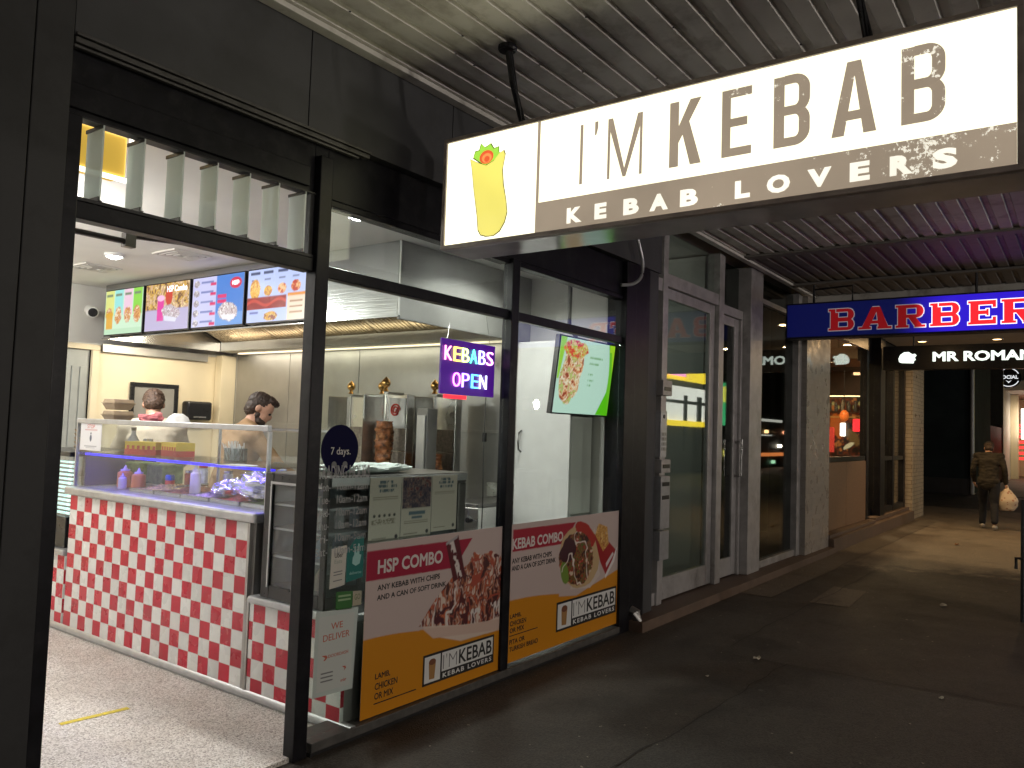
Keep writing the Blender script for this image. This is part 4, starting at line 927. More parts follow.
mb = MB(); mb.box(4.63, 5.20, 8.555, 8.585, 1.985, 2.03); mb.box(4.63, 5.20, 8.555, 8.585, 1.42, 1.465); mb.box(4.63, 4.675, 8.555, 8.585, 1.466, 1.984); mb.box(5.155, 5.2, 8.555, 8.585, 1.466, 1.984); mb.build('frame', M['black'], t, bevel=.004)
mb = MB(); mb.box(4.676, 5.154, 8.572, 8.58, 1.466, 1.984); mb.build('print', mat('grey_print', (.30, .29, .27), .35, var=.1, scale=3), t)
t = thing('towel_dispenser', 'black paper towel dispenser on the cream rear wall right of the picture', 'towel dispenser', (5.42, 8.55, 1.62))
mb = MB(); mb.box(5.26, 5.58, 8.45, 8.585, 1.63, 1.85); mb.build('cover', M['black'], t, bevel=.025)
mb = MB(); mb.box(5.34, 5.50, 8.448, 8.452, 1.66, 1.675); mb.build('outlet', M['steel'], t)
mb = MB(); mb.box(2.10, 2.455, 4.355, 4.395, .0212, .0222, Matrix.Translation((2.28, 4.375, 0)) @ Matrix.Rotation(-.09, 4, 'Z') @ Matrix.Translation((-2.28, -4.375, 0)))
solo('floor_tape', mb, M['yellow_tape'], 'strip of worn yellow tape stuck to the speckled shop floor', 'floor tape')
# ------------------------------------------------------------------ window posters, stickers, lit signs
GL = FY(3.170)    # outer face of the glass
def sticker(name, pts, mt, lb, cat, th=.0015, d=0.001, group=None):
    mb = MB(); mb.prism(pts, GL, d, d+th)
    xs = [p[0] for p in pts]; zs = [p[1] for p in pts]
    t = thing(name, lb, cat, tuple(GL((min(xs)+max(xs))/2, min(zs))), group)
    mb.build('sheet', mt, t); return t
def circ(x, z, r, n=40, rz=None): return [(x+r*math.cos(2*math.pi*i/n), z+(rz or r)*math.sin(2*math.pi*i/n)) for i in range(n)]

YEL, CRM = (214, 140, 22), (205, 186, 180)
def poster_logo(t, x0, x1, z0, z1, P):
    """framed shop logo: wrap icon, light and bold capitals, black strapline"""
    H = z1-z0; W = x1-x0
    mb = MB(); mb.prism([(x0, z0), (x1, z0), (x1, z1), (x0, z1)], P, .0035, .0045); lg = mb.build('logo', M['ink'], t)
    b = H*.075; xm = x0+W*.235
    mb = MB()
    for q in ((x0+b, z0+b, xm-b*.5, z1-b), (xm+b*.5, z0+H*.30, x1-b, z1-b)): mb.prism([(q[0], q[1]), (q[2], q[1]), (q[2], q[3]), (q[0], q[3])], P, .0046, .0052)
    mb.build('logo_panel', M['white_ink'], lg)
    c = (x0+xm)/2; r = W*.045
    mb = MB(); mb.prism([(c-r*.8, z0+H*.18), (c+r*.7, z0+H*.16), (c+r, z0+H*.72), (c-r, z0+H*.72)], P, .0053, .0058); mb.build('wrap_icon', mat('wrap_brown', (.42, .22, .07), .5), lg)
    mb = MB(); mb.prism(circ(c, z0+H*.73, r, 14, r*.6), P, .0059, .0063); mb.build('wrap_filling', mat('filling_brown', (.20, .07, .03), .5), lg)
    a = xm+b*1.3; e = x1-b*1.8
    text('logo_text', "I'M", P, a, a+(e-a)*.27, z0+H*.37, z1-b*2.0, M['grey_ink'], lg, d=.0055, bold=-.018)
    text('logo_text', 'KEBAB', P, a+(e-a)*.31, e, z0+H*.37, z1-b*2.0, M['ink'], lg, d=.0055, bold=.018)
    text('logo_text', 'KEBAB LOVERS', P, a, e, z0+b*1.1, z0+H*.24, M['white_ink'], lg, d=.0055, bold=.03, spacing=1.3)
PO = FY(3.145)
def hsp(img, a, b):
    img[:] = RGB(*CRM)
    put(img, b < .44+.055*np.cos((a-3.09)*2.6), YEL); put(img, (b < .47) & (a > 3.5) & (b < .47-.1*(a-3.5)), YEL)
    put(img, inpoly(a, b, [(3.055, .966), (3.96, .957), (3.80, .792), (3.055, .806)]), (165, 20, 58))
    put(img, inpoly(a, b, [(3.50, .50), (4.29, .55), (4.29, .33), (3.88, .335), (3.66, .40)]), (225, 205, 190))
    mk = inpoly(a, b, [(3.49, .49), (3.62, .62), (3.78, .74), (3.93, .80), (3.98, .87), (4.06, .84), (4.16, .86), (4.29, .80), (4.29, .42), (4.15, .41), (3.9, .43), (3.7, .46)]) & (fbm(a*30, b*30, 9) > .18)
    food(img, a*1.9, b*.9, mk, [(80, 40, 40), (150, 88, 66), (196, 128, 92), (215, 190, 178), (120, 66, 60), (205, 110, 70), (170, 80, 50), (225, 205, 190)], .10, 21)
    sw = fbm(a*9+2*fbm(a*7, b*7, 3), b*3.2, 31, 3)
    put(img, mk & (np.abs(sw-.46) < .035), (230, 220, 214)); put(img, mk & (np.abs(sw-.58) < .014), (178, 80, 60)); put(img, mk & (np.abs(sw-.36) < .025), (84, 34, 44)); put(img, mk & (np.abs(sw-.66) < .02), (90, 36, 40))
    put(img, inpoly(a, b, [(3.52, .475), (3.9, .425), (4.29, .40), (4.29, .33), (3.62, .40)]) & (fbm(a*12, b*40, 4) > .25), (218, 190, 175))
    can = inpoly(a, b, [(3.705, .95), (3.82, .99), (3.90, .74), (3.79, .705)]); put(img, can, (90, 20, 32))
    ca = (a-3.80)*math.cos(.3)+(b-.85)*math.sin(.3)*-1; put(img, can & (np.abs((a-3.80)+(b-.85)*.42) < .022) & (vnoise(a*60, b*40, 2) > .35), (225, 215, 210))
    put(img, inpoly(a, b, [(3.705, .95), (3.82, .99), (3.812, .97), (3.71, .935)]), (175, 170, 172))
A0, A1, B0, B1 = 3.055, 4.29, .073, 1.006
t = thing('window_poster', 'white and orange poster headed HSP COMBO covering the lower left window', 'poster', (3.67, 3.143, .073), 'combo meal posters')
prt('printed_board', PO, A0, A1, B0, B1, hsp, M['print'], t, step=.0046)
WHT = mat('poster_white', (.72, .66, .63), .45)
text('headline', 'HSP COMBO', PO, 3.14, 3.68, .835, .912, WHT, t, d=.001, bold=.03)
text('offer_text', 'ANY KEBAB WITH CHIPS', PO, 3.143, 3.66, .744, .776, M['ink'], t, d=.001, bold=.022)
text('offer_text', 'AND A CAN OF SOFT DRINK', PO, 3.143, 3.72, .692, .722, M['ink'], t, d=.001, bold=.022)
for i, s in enumerate(('LAMB,', 'CHICKEN', 'OR MIX')): text('choice_text', s, PO, 3.155, 3.155+(.115, .175, .145)[i], .262-i*.052, .298-i*.052, M['ink'], t, d=.001, bold=.02)
mb = MB(); mb.prism([(3.152, .134), (3.488, .134), (3.488, .140), (3.152, .140)], PO, .0005, .0012); mb.build('rule_line', M['ink'], t)
poster_logo(t, 3.54, 4.222, .135, .313, frame((0, 3.148, 0), (1, 0, 0), (0, 0, 1)))

def keb(img, a, b):
    img[:] = RGB(*CRM)
    put(img, b < .45+.05*np.cos((a-4.42)*2.4)-.02*(a > 5.0), YEL); put(img, inpoly(a, b, [(5.2, .40), (5.45, .45), (5.91, .53), (5.91, .1), (5.2, .1)]), YEL)
    put(img, inpoly(a, b, [(5.15, .47), (5.45, .44), (5.60, .52), (5.50, .9), (5.40, .8)]), (215, 200, 190))
    put(img, inpoly(a, b, [(4.4, .972), (5.21, .964), (5.05, .818), (4.4, .824)]), (170, 22, 50))
    br = inell(a, b, 5.29, .70, .30, .235, -.25, .25, 3); put(img, br, (205, 175, 130)); put(img, inell(a, b, 5.36, .86, .17, .075, -.5, .4, 3), (180, 45, 36))
    mk = inell(a, b, 5.24, .685, .255, .20, -.25, .5, 5); food(img, a, b, mk, [(62, 34, 26), (110, 58, 38), (150, 88, 58), (85, 110, 40), (130, 66, 44), (190, 60, 45), (210, 195, 170)], .055, 12)
    put(img, mk & inell(a, b, 5.10, .77, .12, .09, 0, .8, 6), (70, 28, 40)); put(img, inell(a, b, 5.07, .6, .05, .09, .4, .5, 1), (120, 150, 60))
    sw = fbm(a*7, b*7, 14, 3); put(img, mk & (np.abs(sw-.5) < .022), (235, 225, 215))
    ch = inpoly(a, b, [(5.49, .85), (5.68, .80), (5.87, .68), (5.70, .50), (5.60, .62)]); put(img, ch, (165, 25, 34))
    put(img, inpoly(a, b, [(5.88, .72), (5.83, .60), (5.69, .48), (5.68, .505), (5.80, .62), (5.855, .70)]), (235, 230, 228)); put(img, inpoly(a, b, [(5.70, .565), (5.82, .66), (5.80, .68), (5.69, .60)]), (225, 215, 215))
    mk = inpoly(a, b, [(5.51, .84), (5.55, .93), (5.70, .89), (5.73, .75), (5.64, .70)]); food(img, a*2, b, mk & (fbm(a*40, b*20, 5) > .3), [(200, 140, 60), (225, 175, 90), (180, 110, 40), (235, 195, 120)], .03, 3)
A0, A1, B0, B1 = 4.385, 5.912, .09, 1.008
t = thing('window_poster', 'white and orange poster headed KEBAB COMBO covering the lower right window', 'poster', (5.15, 3.143, .09), 'combo meal posters')
prt('printed_board', PO, A0, A1, B0, B1, keb, M['print'], t, step=.0052)
text('headline', 'KEBAB COMBO', PO, 4.395, 5.033, .838, .912, WHT, t, d=.001, bold=.03)
text('offer_text', 'ANY KEBAB WITH CHIPS', PO, 4.395, 4.885, .744, .780, M['ink'], t, d=.001, bold=.022)
text('offer_text', 'AND A CAN OF SOFT DRINK', PO, 4.395, 4.94, .695, .730, M['ink'], t, d=.001, bold=.022)
for i, s in enumerate(('LAMB,', 'CHICKEN', 'OR MIX')): text('choice_text', s, PO, 4.395, 4.395+(.13, .19, .17)[i], .375-i*.046, .408-i*.046, M['ink'], t, d=.001, bold=.02)
for i, s in enumerate(('PITA OR', 'TURKISH BREAD')): text('choice_text', s, PO, 4.395, 4.395+(.18, .345)[i], .208-i*.048, .240-i*.048, M['ink'], t, d=.001, bold=.02)
mb = MB(); mb.prism([(4.395, .262), (4.73, .262), (4.73, .268), (4.395, .268)], PO, .0005, .0012); mb.build('rule_line', M['ink'], t)
poster_logo(t, 4.972, 5.873, .185, .397, frame((0, 3.148, 0), (1, 0, 0), (0, 0, 1)))

t = sticker('round_sticker', circ(2.852, 1.515, .128), M['blue_black'], 'round navy sticker reading 7 days on the window beside the doorway post', 'sticker')
text('words', '7 days.', GL, 2.79, 2.925, 1.475, 1.525, M['offwhite'], t, d=.003, bold=.004)
mb = MB()
for x in (2.815, 2.89): mb.prism(circ(x, 1.435, .017, 14), GL, .0027, .0034)
mb.build('dots', M['grey_ink'], t)
VW = mat('white_vinyl', (.36, .36, .36), .5)
t = thing('trading_hours', 'pale vinyl trading hours lettering on the window under the round sticker', 'lettering', tuple(GL(2.88, .95)))
text('heading', 'TRADING HOURS', GL, 2.712, 3.07, 1.362, 1.432, VW, t, d=.0032, bold=.02)
for i, (a, b_) in enumerate((('Mon-', '10am-12am'), ('Tue-', '10am-12am'), ('Wed-', '10am-12am'), ('Thu-', '10am-12am'), ('Fri-', '10am-5am'), ('Sat-', '10am-5am'))):
    z = 1.30-i*.066
    text('day', a, GL, 2.715, 2.80, z, z+.042, VW, t, d=.003, bold=.005); text('hours', b_, GL, 2.845, 3.06, z, z+.042, VW, t, d=.003, bold=.005)

t = sticker('delivery_poster', [(2.742, .262), (3.012, .252), (3.03, .675), (2.742, .69)], mat('pale_green_card', (.58, .65, .61), .5), 'pale green WE DELIVER poster low on the window beside the post', 'poster')
mb = MB(); mb.prism([(2.765, .285), (2.99, .277), (3.005, .65), (2.765, .663)], GL, .0026, .0032); mb.build('inner_panel', mat('pale_card', (.63, .66, .62), .5), t)
OR = mat('coral_ink', (.55, .12, .06), .5)
text('words', 'WE', GL, 2.845, 2.925, .587, .62, OR, t, d=.0036, bold=.002); text('words', 'DELIVER', GL, 2.795, 2.975, .533, .566, OR, t, d=.0036, bold=.002)
text('words', 'DOORDASH', GL, 2.835, 2.97, .445, .462, OR, t, d=.0036, bold=.01)
mb = MB(); mb.prism([(2.79, .465), (2.822, .462), (2.83, .45), (2.815, .437), (2.803, .437), (2.815, .45)], GL, .0034, .004); mb.prism([(2.93, .385), (2.955, .382), (2.96, .37), (2.945, .36), (2.95, .372)], GL, .0034, .004); mb.build('arrow_logo', OR, t)
text('words', 'order', GL, 2.925, 2.965, .305, .322, OR, t, d=.0036, bold=.02)
mb = MB()
for z in (.37, .35, .33): mb.prism([(2.79, z), (2.87, z-.003), (2.87, z+.004), (2.79, z+.007)], GL, .0034, .004)
mb.build('small_print', M['grey_ink'], t)
t = sticker('delivery_sticker', [(2.822, .795), (2.925, .805), (2.93, 1.01), (2.828, 1.0)], mat('pale_sticker', (.62, .60, .53), .5), 'cream Uber Eats sticker on the window left of the teal sticker', 'sticker')
text('words', 'Uber', GL, 2.848, 2.905, .952, .978, M['ink'], t, d=.0032, bold=.006); text('words', 'Eats', GL, 2.848, 2.9, .922, .943, mat('pale_green_ink', (.38, .42, .35), .5), t, d=.0032, bold=.006)
mb = MB()
for z in (.875, .86, .83): mb.prism([(2.845, z), (2.905, z+.003), (2.905, z+.008), (2.845, z+.005)], GL, .0026, .0032)
mb.build('small_print', M['grey_ink'], t)
t = sticker('delivery_sticker', [(2.935, .815), (3.052, .83), (3.052, 1.045), (3.0, 1.05), (2.952, 1.0), (2.935, .97)], mat('teal_vinyl', (.004, .16, .14), .5), 'teal sticker with pale kangaroo head emblem on the window beside the poster', 'sticker')
mb = MB(); mb.prism([(2.972, .91), (2.998, .895), (3.025, .905), (3.035, .95), (3.02, .955), (3.02, 1.01), (3.01, 1.012), (3.003, .965), (2.998, .963), (2.993, 1.0), (2.984, .998), (2.984, .955), (2.974, .94)], GL, .0027, .0033); mb.build('kangaroo_emblem', mat('pale_teal', (.35, .62, .58), .5), t)
text('words', 'deliveroo', GL, 2.955, 3.04, .852, .868, mat('pale_teal2', (.3, .55, .52), .5), t, d=.0032, bold=.01)
t = sticker('window_notice', [(2.872, .68), (2.985, .672), (2.985, .765), (2.872, .775)], mat('green_vinyl', (.035, .16, .03), .5), 'small green rectangular sticker low on the window above the delivery poster', 'sticker')
mb = MB()
for z in (.745, .725): mb.prism([(2.885, z), (2.972, z-.004), (2.972, z+.006), (2.885, z+.01)], GL, .0027, .0033)
mb.build('words', mat('pale_green_print', (.3, .45, .25), .5), t)
t = sticker('window_notice', [(2.99, .685), (3.05, .682), (3.05, .757), (2.99, .763)], mat('beige_vinyl', (.42, .38, .28), .5), 'small beige sticker touching the poster, right of the green sticker', 'sticker')
text('words', 'GO', GL, 3.0, 3.04, .715, .745, mat('dull_green', (.1, .16, .06), .5), t, d=.003)

# television tilted towards the street
TV = Vector((5.575, 3.262, 2.08)); tl = math.radians(6.5)
ft = frame(TV, (1, -.02, 0), (0, -math.sin(tl), math.cos(tl)))
t = thing('wall_screen', 'tilted television with a food picture on white and green behind the right window', 'screen', tuple(TV))
mb = MB(); mb.prism([(-.51, -.305), (.40, -.305), (.40, .305), (-.51, .305)], ft, -.045, 0); mb.build('bezel', M['black'], t, bevel=.005)
def tvs(img, a, b):
    W = (a-A0)/(A1-A0); H = (b-B0)/(B1-B0); img[:] = RGB(190, 220, 205)
    put(img, W > .80+.06*np.sin(H*3), (110, 190, 40)); put(img, (W > .93-.1*(H > .9)) | (W > .90+.05*np.sin(H*3+1)), (165, 215, 40)); put(img, inpoly(W, H, [(.70, 0), (.86, .35), (.92, 0)]), (90, 190, 20))
    put(img, (W < .1) & (H > .45-.2*W) & (W < .02+.12*(H-.4)), (150, 205, 60))
    mk = inell(W, H, .22, .55, .17, .42, -.12, .7, 4); food(img, a, b, mk, [(150, 60, 40), (205, 120, 80), (225, 180, 130), (235, 225, 200), (190, 90, 60), (180, 190, 110)], .045, 6)
    mk = inell(W, H, .25, .86, .2, .12, 0, .8, 3); food(img, a, b, mk, [(210, 60, 40), (230, 110, 60), (160, 190, 60), (225, 200, 140), (200, 50, 40)], .04, 2)
    for z, w1 in ((.78, .72), (.70, .66), (.55, .58), (.47, .6), (.40, .56)): put(img, (np.abs(H-z) < .014) & (W > .5) & (W < w1) & (vnoise(a*90, b*2, 4) > .3), (130, 175, 130))
A0, A1, B0, B1 = -.498, .388, -.293, .293
prt('display', ft, A0, A1, B0, B1, tvs, M['screen'], t, step=.007, d=.004)
mb = MB(); mb.tube([tuple(ft(-.06, .2, -.045)), (5.44, 3.40, 2.5), (5.44, 3.40, 3.018)], .018); mb.box(5.38, 5.50, 3.35, 3.45, 3.0, 3.019); mb.build('bracket', M['steel_dark'], t)

# neon sign
t = thing('neon_sign', 'glowing multicolour KEBABS OPEN neon sign hanging in the window', 'neon sign', (3.965, 3.235, 1.85))
fn = FY(3.225)
mb = MB(); mb.box(3.69, 4.24, 3.229, 3.241, 1.855, 2.20); mb.build('back_panel', mat('violet_acrylic', (.05, .012, .10), .25, emit=(.12, .01, .42), es=.55), t, bevel=.003)
NC = {'K': (1, .25, .55), 'E': (1, .62, .10), 'B': (.75, .9, .25), 'A': (.1, .85, .65), 'b': (.45, .4, 1), 'S': (1, .35, .85), 'O': (1, .2, 1), 'P': (.5, .25, 1), 'e': (.1, .45, 1), 'N': (.75, .7, 1)}
NM = {k: emitter('neon_'+k.lower()+('_low' if k.islower() else ''), v, 5.0) for k, v in NC.items()}
for ch, key, x0 in (('K', 'K', 3.715), ('E', 'E', 3.802), ('B', 'B', 3.884), ('A', 'A', 3.966), ('B', 'b', 4.054), ('S', 'S', 4.138)):
    text('tube_letter', ch, fn, x0, x0+.068, 2.065, 2.155, NM[key], t, d=.002, depth=.008, bold=-.012)
for ch, key, x0 in (('O', 'O', 3.80), ('P', 'P', 3.89), ('E', 'e', 3.985), ('N', 'N', 4.07)):
    text('tube_letter', ch, fn, x0, x0+.072, 1.905, 1.995, NM[key], t, d=.002, depth=.008, bold=-.012)
mb = MB(); mb.box(3.735, 3.95, 3.227, 3.239, 1.828, 1.852); mb.build('red_strip', emitter('neon_strip_red', (1, .03, .06), 1.6), t)
mb = MB(); mb.tube([(3.75, 3.235, 2.2), (3.80, 3.26, 2.30)], .002, 5); mb.tube([(4.19, 3.235, 2.2), (4.17, 3.26, 2.40)], .002, 5); mb.build('hanging_wire', M['steel_dull'], t)
mb = MB(); mb.tube([(4.17, 3.24, 1.855), (4.165, 3.24, 1.5), (4.175, 3.24, 1.2), (4.17, 3.24, .7)], .004, 6); mb.box(4.16, 4.18, 3.23, 3.25, 1.56, 1.62); mb.build('power_cord', M['black'], t)

# ------------------------------------------------------------------ awning over the footpath
aw = thing('awning', 'long corrugated steel awning over the footpath, pale ribs underneath', 'awning', (4.0, 1.4, 3.6))
def soffit(x0, x1, mt):
    prof = []; y = -1.0
    while y < 3.08:
        prof += [(y, 3.63), (y+.095, 3.63), (y+.106, 3.648), (y+.144, 3.648)]; y += .155
    mb = MB(); vs = [(x, yy, z) for x in (x0, x1) for yy, z in prof]; n = len(prof)
    mb.add(vs, [(i, i+1, n+i+1, n+i) for i in range(n-1)])
    vs = [(x, yy, z+.004) for x in (x0, x1) for yy, z in prof]; mb.add(vs, [(n+i, n+i+1, i+1, i) for i in range(n-1)])
    return mb.build('soffit_sheet', mt, aw)
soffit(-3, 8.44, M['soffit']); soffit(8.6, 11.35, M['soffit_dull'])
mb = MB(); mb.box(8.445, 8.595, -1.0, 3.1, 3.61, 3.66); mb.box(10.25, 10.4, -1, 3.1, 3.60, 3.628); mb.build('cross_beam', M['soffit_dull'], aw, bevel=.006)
mb = MB(); mb.box(-3, 11.35, 3.05, 3.12, 3.60, 3.628); mb.build('wall_flashing', M['soffit'], aw, bevel=.004)
mb = MB(); mb.box(-3, 11.35, -1.15, -1.0, 3.45, 3.85); mb.build('street_fascia', M['charcoal2'], aw, bevel=.006)
mb = MB(); mb.box(-3, 11.35, -1.15, 3.12, 3.862, 3.90); mb.build('roof_sheet', M['charcoal'], aw)
mb = MB(); random.seed(2)
for i in range(46):
    x, y = random.uniform(2.0, 5.2), -.9+.155*random.randrange(25)+.045
    mb.lathe((x, y, 3.6285), [(.007, 0), (.005, -.003), (.001, -.004)], 8)
mb.build('rivet', M['dark_metal'], aw)
aw2 = thing('awning', 'flat pale awning with warm downlights over the barber end of the footpath', 'awning', (16, 1.2, 3.6))
mb = MB(); mb.box(11.5, 21, -1.15, 3.17, 3.60, 3.70); mb.build('soffit_sheet', M['soffit_flat'], aw2)
mb = MB(); mb.box(11.36, 11.498, -1.15, 3.15, 3.50, 3.78); mb.build('edge_beam', M['soffit'], aw2, bevel=.006)
for i, (x, y) in enumerate(((16.9, 2.58), (16.93, 1.35), (16.9, .1), (13.6, 2.3), (13.6, .6))):
    t = thing('awning_downlight', ('warm round downlight near the facade above the dark hanging sign', 'warm round downlight above the MR ROMAN lettering, second from the facade', 'warm round downlight towards the kerb behind the dark hanging sign', 'warm round downlight near the barber window, before the dark sign', 'warm round downlight over the mid footpath behind the blue sign')[i], 'awning light', (x, y, 3.6), 'awning downlights')
    mb = MB(); mb.lathe((x, y, 3.582), [(.085, 0), (.10, .003), (.10, .017), (.07, .017), (.07, .003), (.085, 0)], 20, caps=False); mb.build('trim_ring', M['white'], t)
    mb = MB(); mb.lathe((x, y, 3.586), [(.001, 0), (.069, 0), (.069, .013), (.001, .013)], 20); mb.build('diffuser', emitter('warm_downlight_glow', (1, .62, .25), 9), t)

# ------------------------------------------------------------------ the big hanging light box sign
def backlit(name, col, es, wear=False):
    """translucent face lit from inside; letters are vinyl, noise in the emission imitates uneven tube light"""
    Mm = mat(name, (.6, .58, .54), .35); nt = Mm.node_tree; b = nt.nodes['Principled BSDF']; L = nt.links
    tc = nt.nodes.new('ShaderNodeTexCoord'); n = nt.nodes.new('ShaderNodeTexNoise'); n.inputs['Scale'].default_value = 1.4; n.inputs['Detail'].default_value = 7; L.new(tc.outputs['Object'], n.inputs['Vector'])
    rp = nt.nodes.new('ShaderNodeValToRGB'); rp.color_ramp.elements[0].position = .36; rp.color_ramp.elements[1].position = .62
    rp.color_ramp.elements[0].color = (*[c*.74 for c in col], 1); rp.color_ramp.elements[1].color = (*col, 1); L.new(n.outputs['Fac'], rp.inputs[0])  # dimmer, yellower patches of light put into the emission colour
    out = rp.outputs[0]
    if wear:   # vinyl flaked off in patches towards the street end
        n2 = nt.nodes.new('ShaderNodeTexNoise'); n2.inputs['Scale'].default_value = 34; n2.inputs['Detail'].default_value = 6; n2.inputs['Roughness'].default_value = .75; L.new(tc.outputs['Object'], n2.inputs['Vector'])
        n3 = nt.nodes.new('ShaderNodeTexNoise'); n3.inputs['Scale'].default_value = 3.4; n3.inputs['Detail'].default_value = 2; L.new(tc.outputs['Object'], n3.inputs['Vector'])
        sp = nt.nodes.new('ShaderNodeSeparateXYZ'); L.new(tc.outputs['Object'], sp.inputs[0])
        e = mnode(nt, 'MULTIPLY', mnode(nt, 'GREATER_THAN', mnode(nt, 'ADD', n2.outputs['Fac'], mnode(nt, 'MULTIPLY', n3.outputs['Fac'], .9)), 1.06), mnode(nt, 'LESS_THAN', sp.outputs['Y'], -.2))
        mx = nt.nodes.new('ShaderNodeMix'); mx.data_type = 'RGBA'; L.new(e, mx.inputs[0]); L.new(out, mx.inputs[6]); mx.inputs[7].default_value = (.85, .80, .66, 1); out = mx.outputs[2]
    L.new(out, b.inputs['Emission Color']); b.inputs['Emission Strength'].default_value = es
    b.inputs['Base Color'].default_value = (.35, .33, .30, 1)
    return Mm
ks = thing('hanging_sign', "long white light box sign reading I'M KEBAB hung across the footpath", 'sign', (3.3, 1.5, 2.62))
SX = FX(3.2)
mb = MB()
for q in ((-2.826, -.172, 2.600, 2.622), (-2.826, -.172, 3.183, 3.205), (-2.826, -2.804, 2.6222, 3.1828), (-.194, -.172, 2.6222, 3.1828)): mb.prism([(q[0], q[2]), (q[1], q[2]), (q[1], q[3]), (q[0], q[3])], SX, -.02, .012)
mb.build('frame', mat('sign_frame', (.36, .30, .27), .45, var=.2, scale=12), ks, bevel=.003)
mb = MB(); mb.box(3.222, 3.47, .172, 2.826, 2.600, 3.205); mb.build('casing', mat('sign_casing', (.62, .60, .64), .14, var=.1, scale=6, spec=.9), ks, bevel=.004)
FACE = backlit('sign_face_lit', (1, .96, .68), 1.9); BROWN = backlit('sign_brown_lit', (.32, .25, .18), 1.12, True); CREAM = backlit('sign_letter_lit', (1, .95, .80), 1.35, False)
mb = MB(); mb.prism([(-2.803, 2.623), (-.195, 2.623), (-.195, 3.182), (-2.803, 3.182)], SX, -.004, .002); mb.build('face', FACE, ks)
mb = MB(); mb.prism([(-2.215, 2.623), (-.195, 2.623), (-.195, 2.772), (-2.215, 2.772)], SX, .0025, .0035); mb.build('brown_band', BROWN, ks)
mb = MB(); mb.prism([(-2.215, 2.7722), (-2.198, 2.7722), (-2.198, 3.182), (-2.215, 3.182)], SX, .0025, .0035); mb.build('divider', BROWN, ks)
def letter(ch, a0, a1, b0, b1, mt):
    """condensed capital built from stroked outlines, w = stem"""
    W, H = a1-a0, b1-b0; w = W*.30; h = H*.125
    X = lambda x: a0+x; Z = lambda z: b0+z
    mb = MB(); D = (.0025, .0035)
    cnt = [0]
    def P(pts):
        cnt[0] += 1; mb.prism([(X(x), Z(z)) for x, z in pts], SX, D[0], D[1]+.00009*cnt[0])
    def bowl(z0, z1):   # right side of a B
        n = 10; r = min(W*.42, (z1-z0)*.42); ri = max(r-w, .004); o = []; q = []
        for i in range(n+1):
            t = -math.pi/2+math.pi/2*i/n; o.append((W-r+r*math.cos(t), z0+r+r*math.sin(t))); q.append((W-r+(r-w)*math.cos(t) if r > w else W-w, z0+r+(r-h)*math.sin(t)))
        for i in range(n+1):
            t = math.pi/2*i/n; o.append((W-r+r*math.cos(t), z1-r+r*math.sin(t))); q.append((W-r+(r-w)*math.cos(t) if r > w else W-w, z1-r+(r-h)*math.sin(t)))
        o = [(w, z0)]+o+[(w, z1)]; q = [(w, z0+h)]+q+[(w, z1-h)]
        for i in range(len(o)-1): P([o[i], o[i+1], q[i+1], q[i]])
    if ch == 'K':
        P([(0, 0), (w, 0), (w, H), (0, H)]); P([(w, H*.33), (W-w*1.12, H), (W, H), (w, H*.14)] if False else [(w, H*.36), (w, H*.62), (W-w*1.1, H), (W+w*.06, H)]) ; P([(w*1.35, H*.52), (w*2.15, H*.66), (W+w*.12, 0), (W-w*1.05, 0)])
    if ch == 'E':
        P([(0, 0), (w, 0), (w, H), (0, H)]); P([(w, 0), (W, 0), (W, h), (w, h)]); P([(w, H-h), (W, H-h), (W, H), (w, H)]); P([(w, H*.5-h*.5), (W*.86, H*.5-h*.5), (W*.86, H*.5+h*.5), (w, H*.5+h*.5)])
    if ch == 'B':
        P([(0, 0), (w, 0), (w, H), (0, H)]); bowl(0, H*.5+h*.5-.0); bowl(H*.5+h*.5, H) if False else bowl(H*.5-h*.5+h*.0+.0008, H)
    if ch == 'A':
        c = W/2; P([(0, 0), (w*.95, 0), (c+w*.05, H*.80), (c+w*.05, H), (c-w*.52, H)]); P([(W-w*.95, 0), (W, 0), (c+w*.52, H), (c+w*.0501, H), (c+w*.0501, H*.80)])
        P([(W*.30, H*.20), (W*.70, H*.20), (W*.655, H*.20+h), (W*.345, H*.20+h)])
    mb.build('lettering', mt, ks)
for ch, a0, a1, b0, b1 in (('K', -1.502, -1.358, 2.829, 3.122), ('E', -1.261, -1.132, 2.831, 3.121), ('B', -1.040, -.895, 2.831, 3.125), ('A', -.812, -.648, 2.832, 3.124), ('B', -.562, -.415, 2.832, 3.125)): letter(ch, a0, a1, b0, b1, BROWN)
mb = MB(); q = lambda pts: mb.prism(pts, SX, .0025, .0035)
q([(-1.966, 2.827), (-1.950, 2.827), (-1.950, 3.117), (-1.966, 3.117)]); q([(-1.886, 3.052), (-1.878, 3.052), (-1.869, 3.085), (-1.869, 3.117), (-1.886, 3.117)])
q([(-1.815, 2.828), (-1.802, 2.828), (-1.802, 3.115), (-1.815, 3.115)]); q([(-1.649, 2.827), (-1.636, 2.827), (-1.636, 3.114), (-1.649, 3.114)])
q([(-1.8015, 3.115), (-1.8015, 3.05), (-1.733, 2.828), (-1.7255, 2.828), (-1.7255, 2.868), (-1.79, 3.115)]); q([(-1.6495, 3.114), (-1.6495, 3.05), (-1.718, 2.828), (-1.7254, 2.828), (-1.7254, 2.868), (-1.661, 3.114)])
mb.build('light_lettering', BROWN, ks)
for ch, a, e in zip('KEBABLOVERS', (-2.030, -1.876, -1.724, -1.592, -1.445, -1.198, -1.064, -.902, -.742, -.600, -.456), (-1.946, -1.812, -1.645, -1.502, -1.362, -1.134, -.970, -.810, -.670, -.522, -.376)):
    text('strapline', ch, SX, a, e, 2.645, 2.720, CREAM, ks, d=.0045, bold=.055)
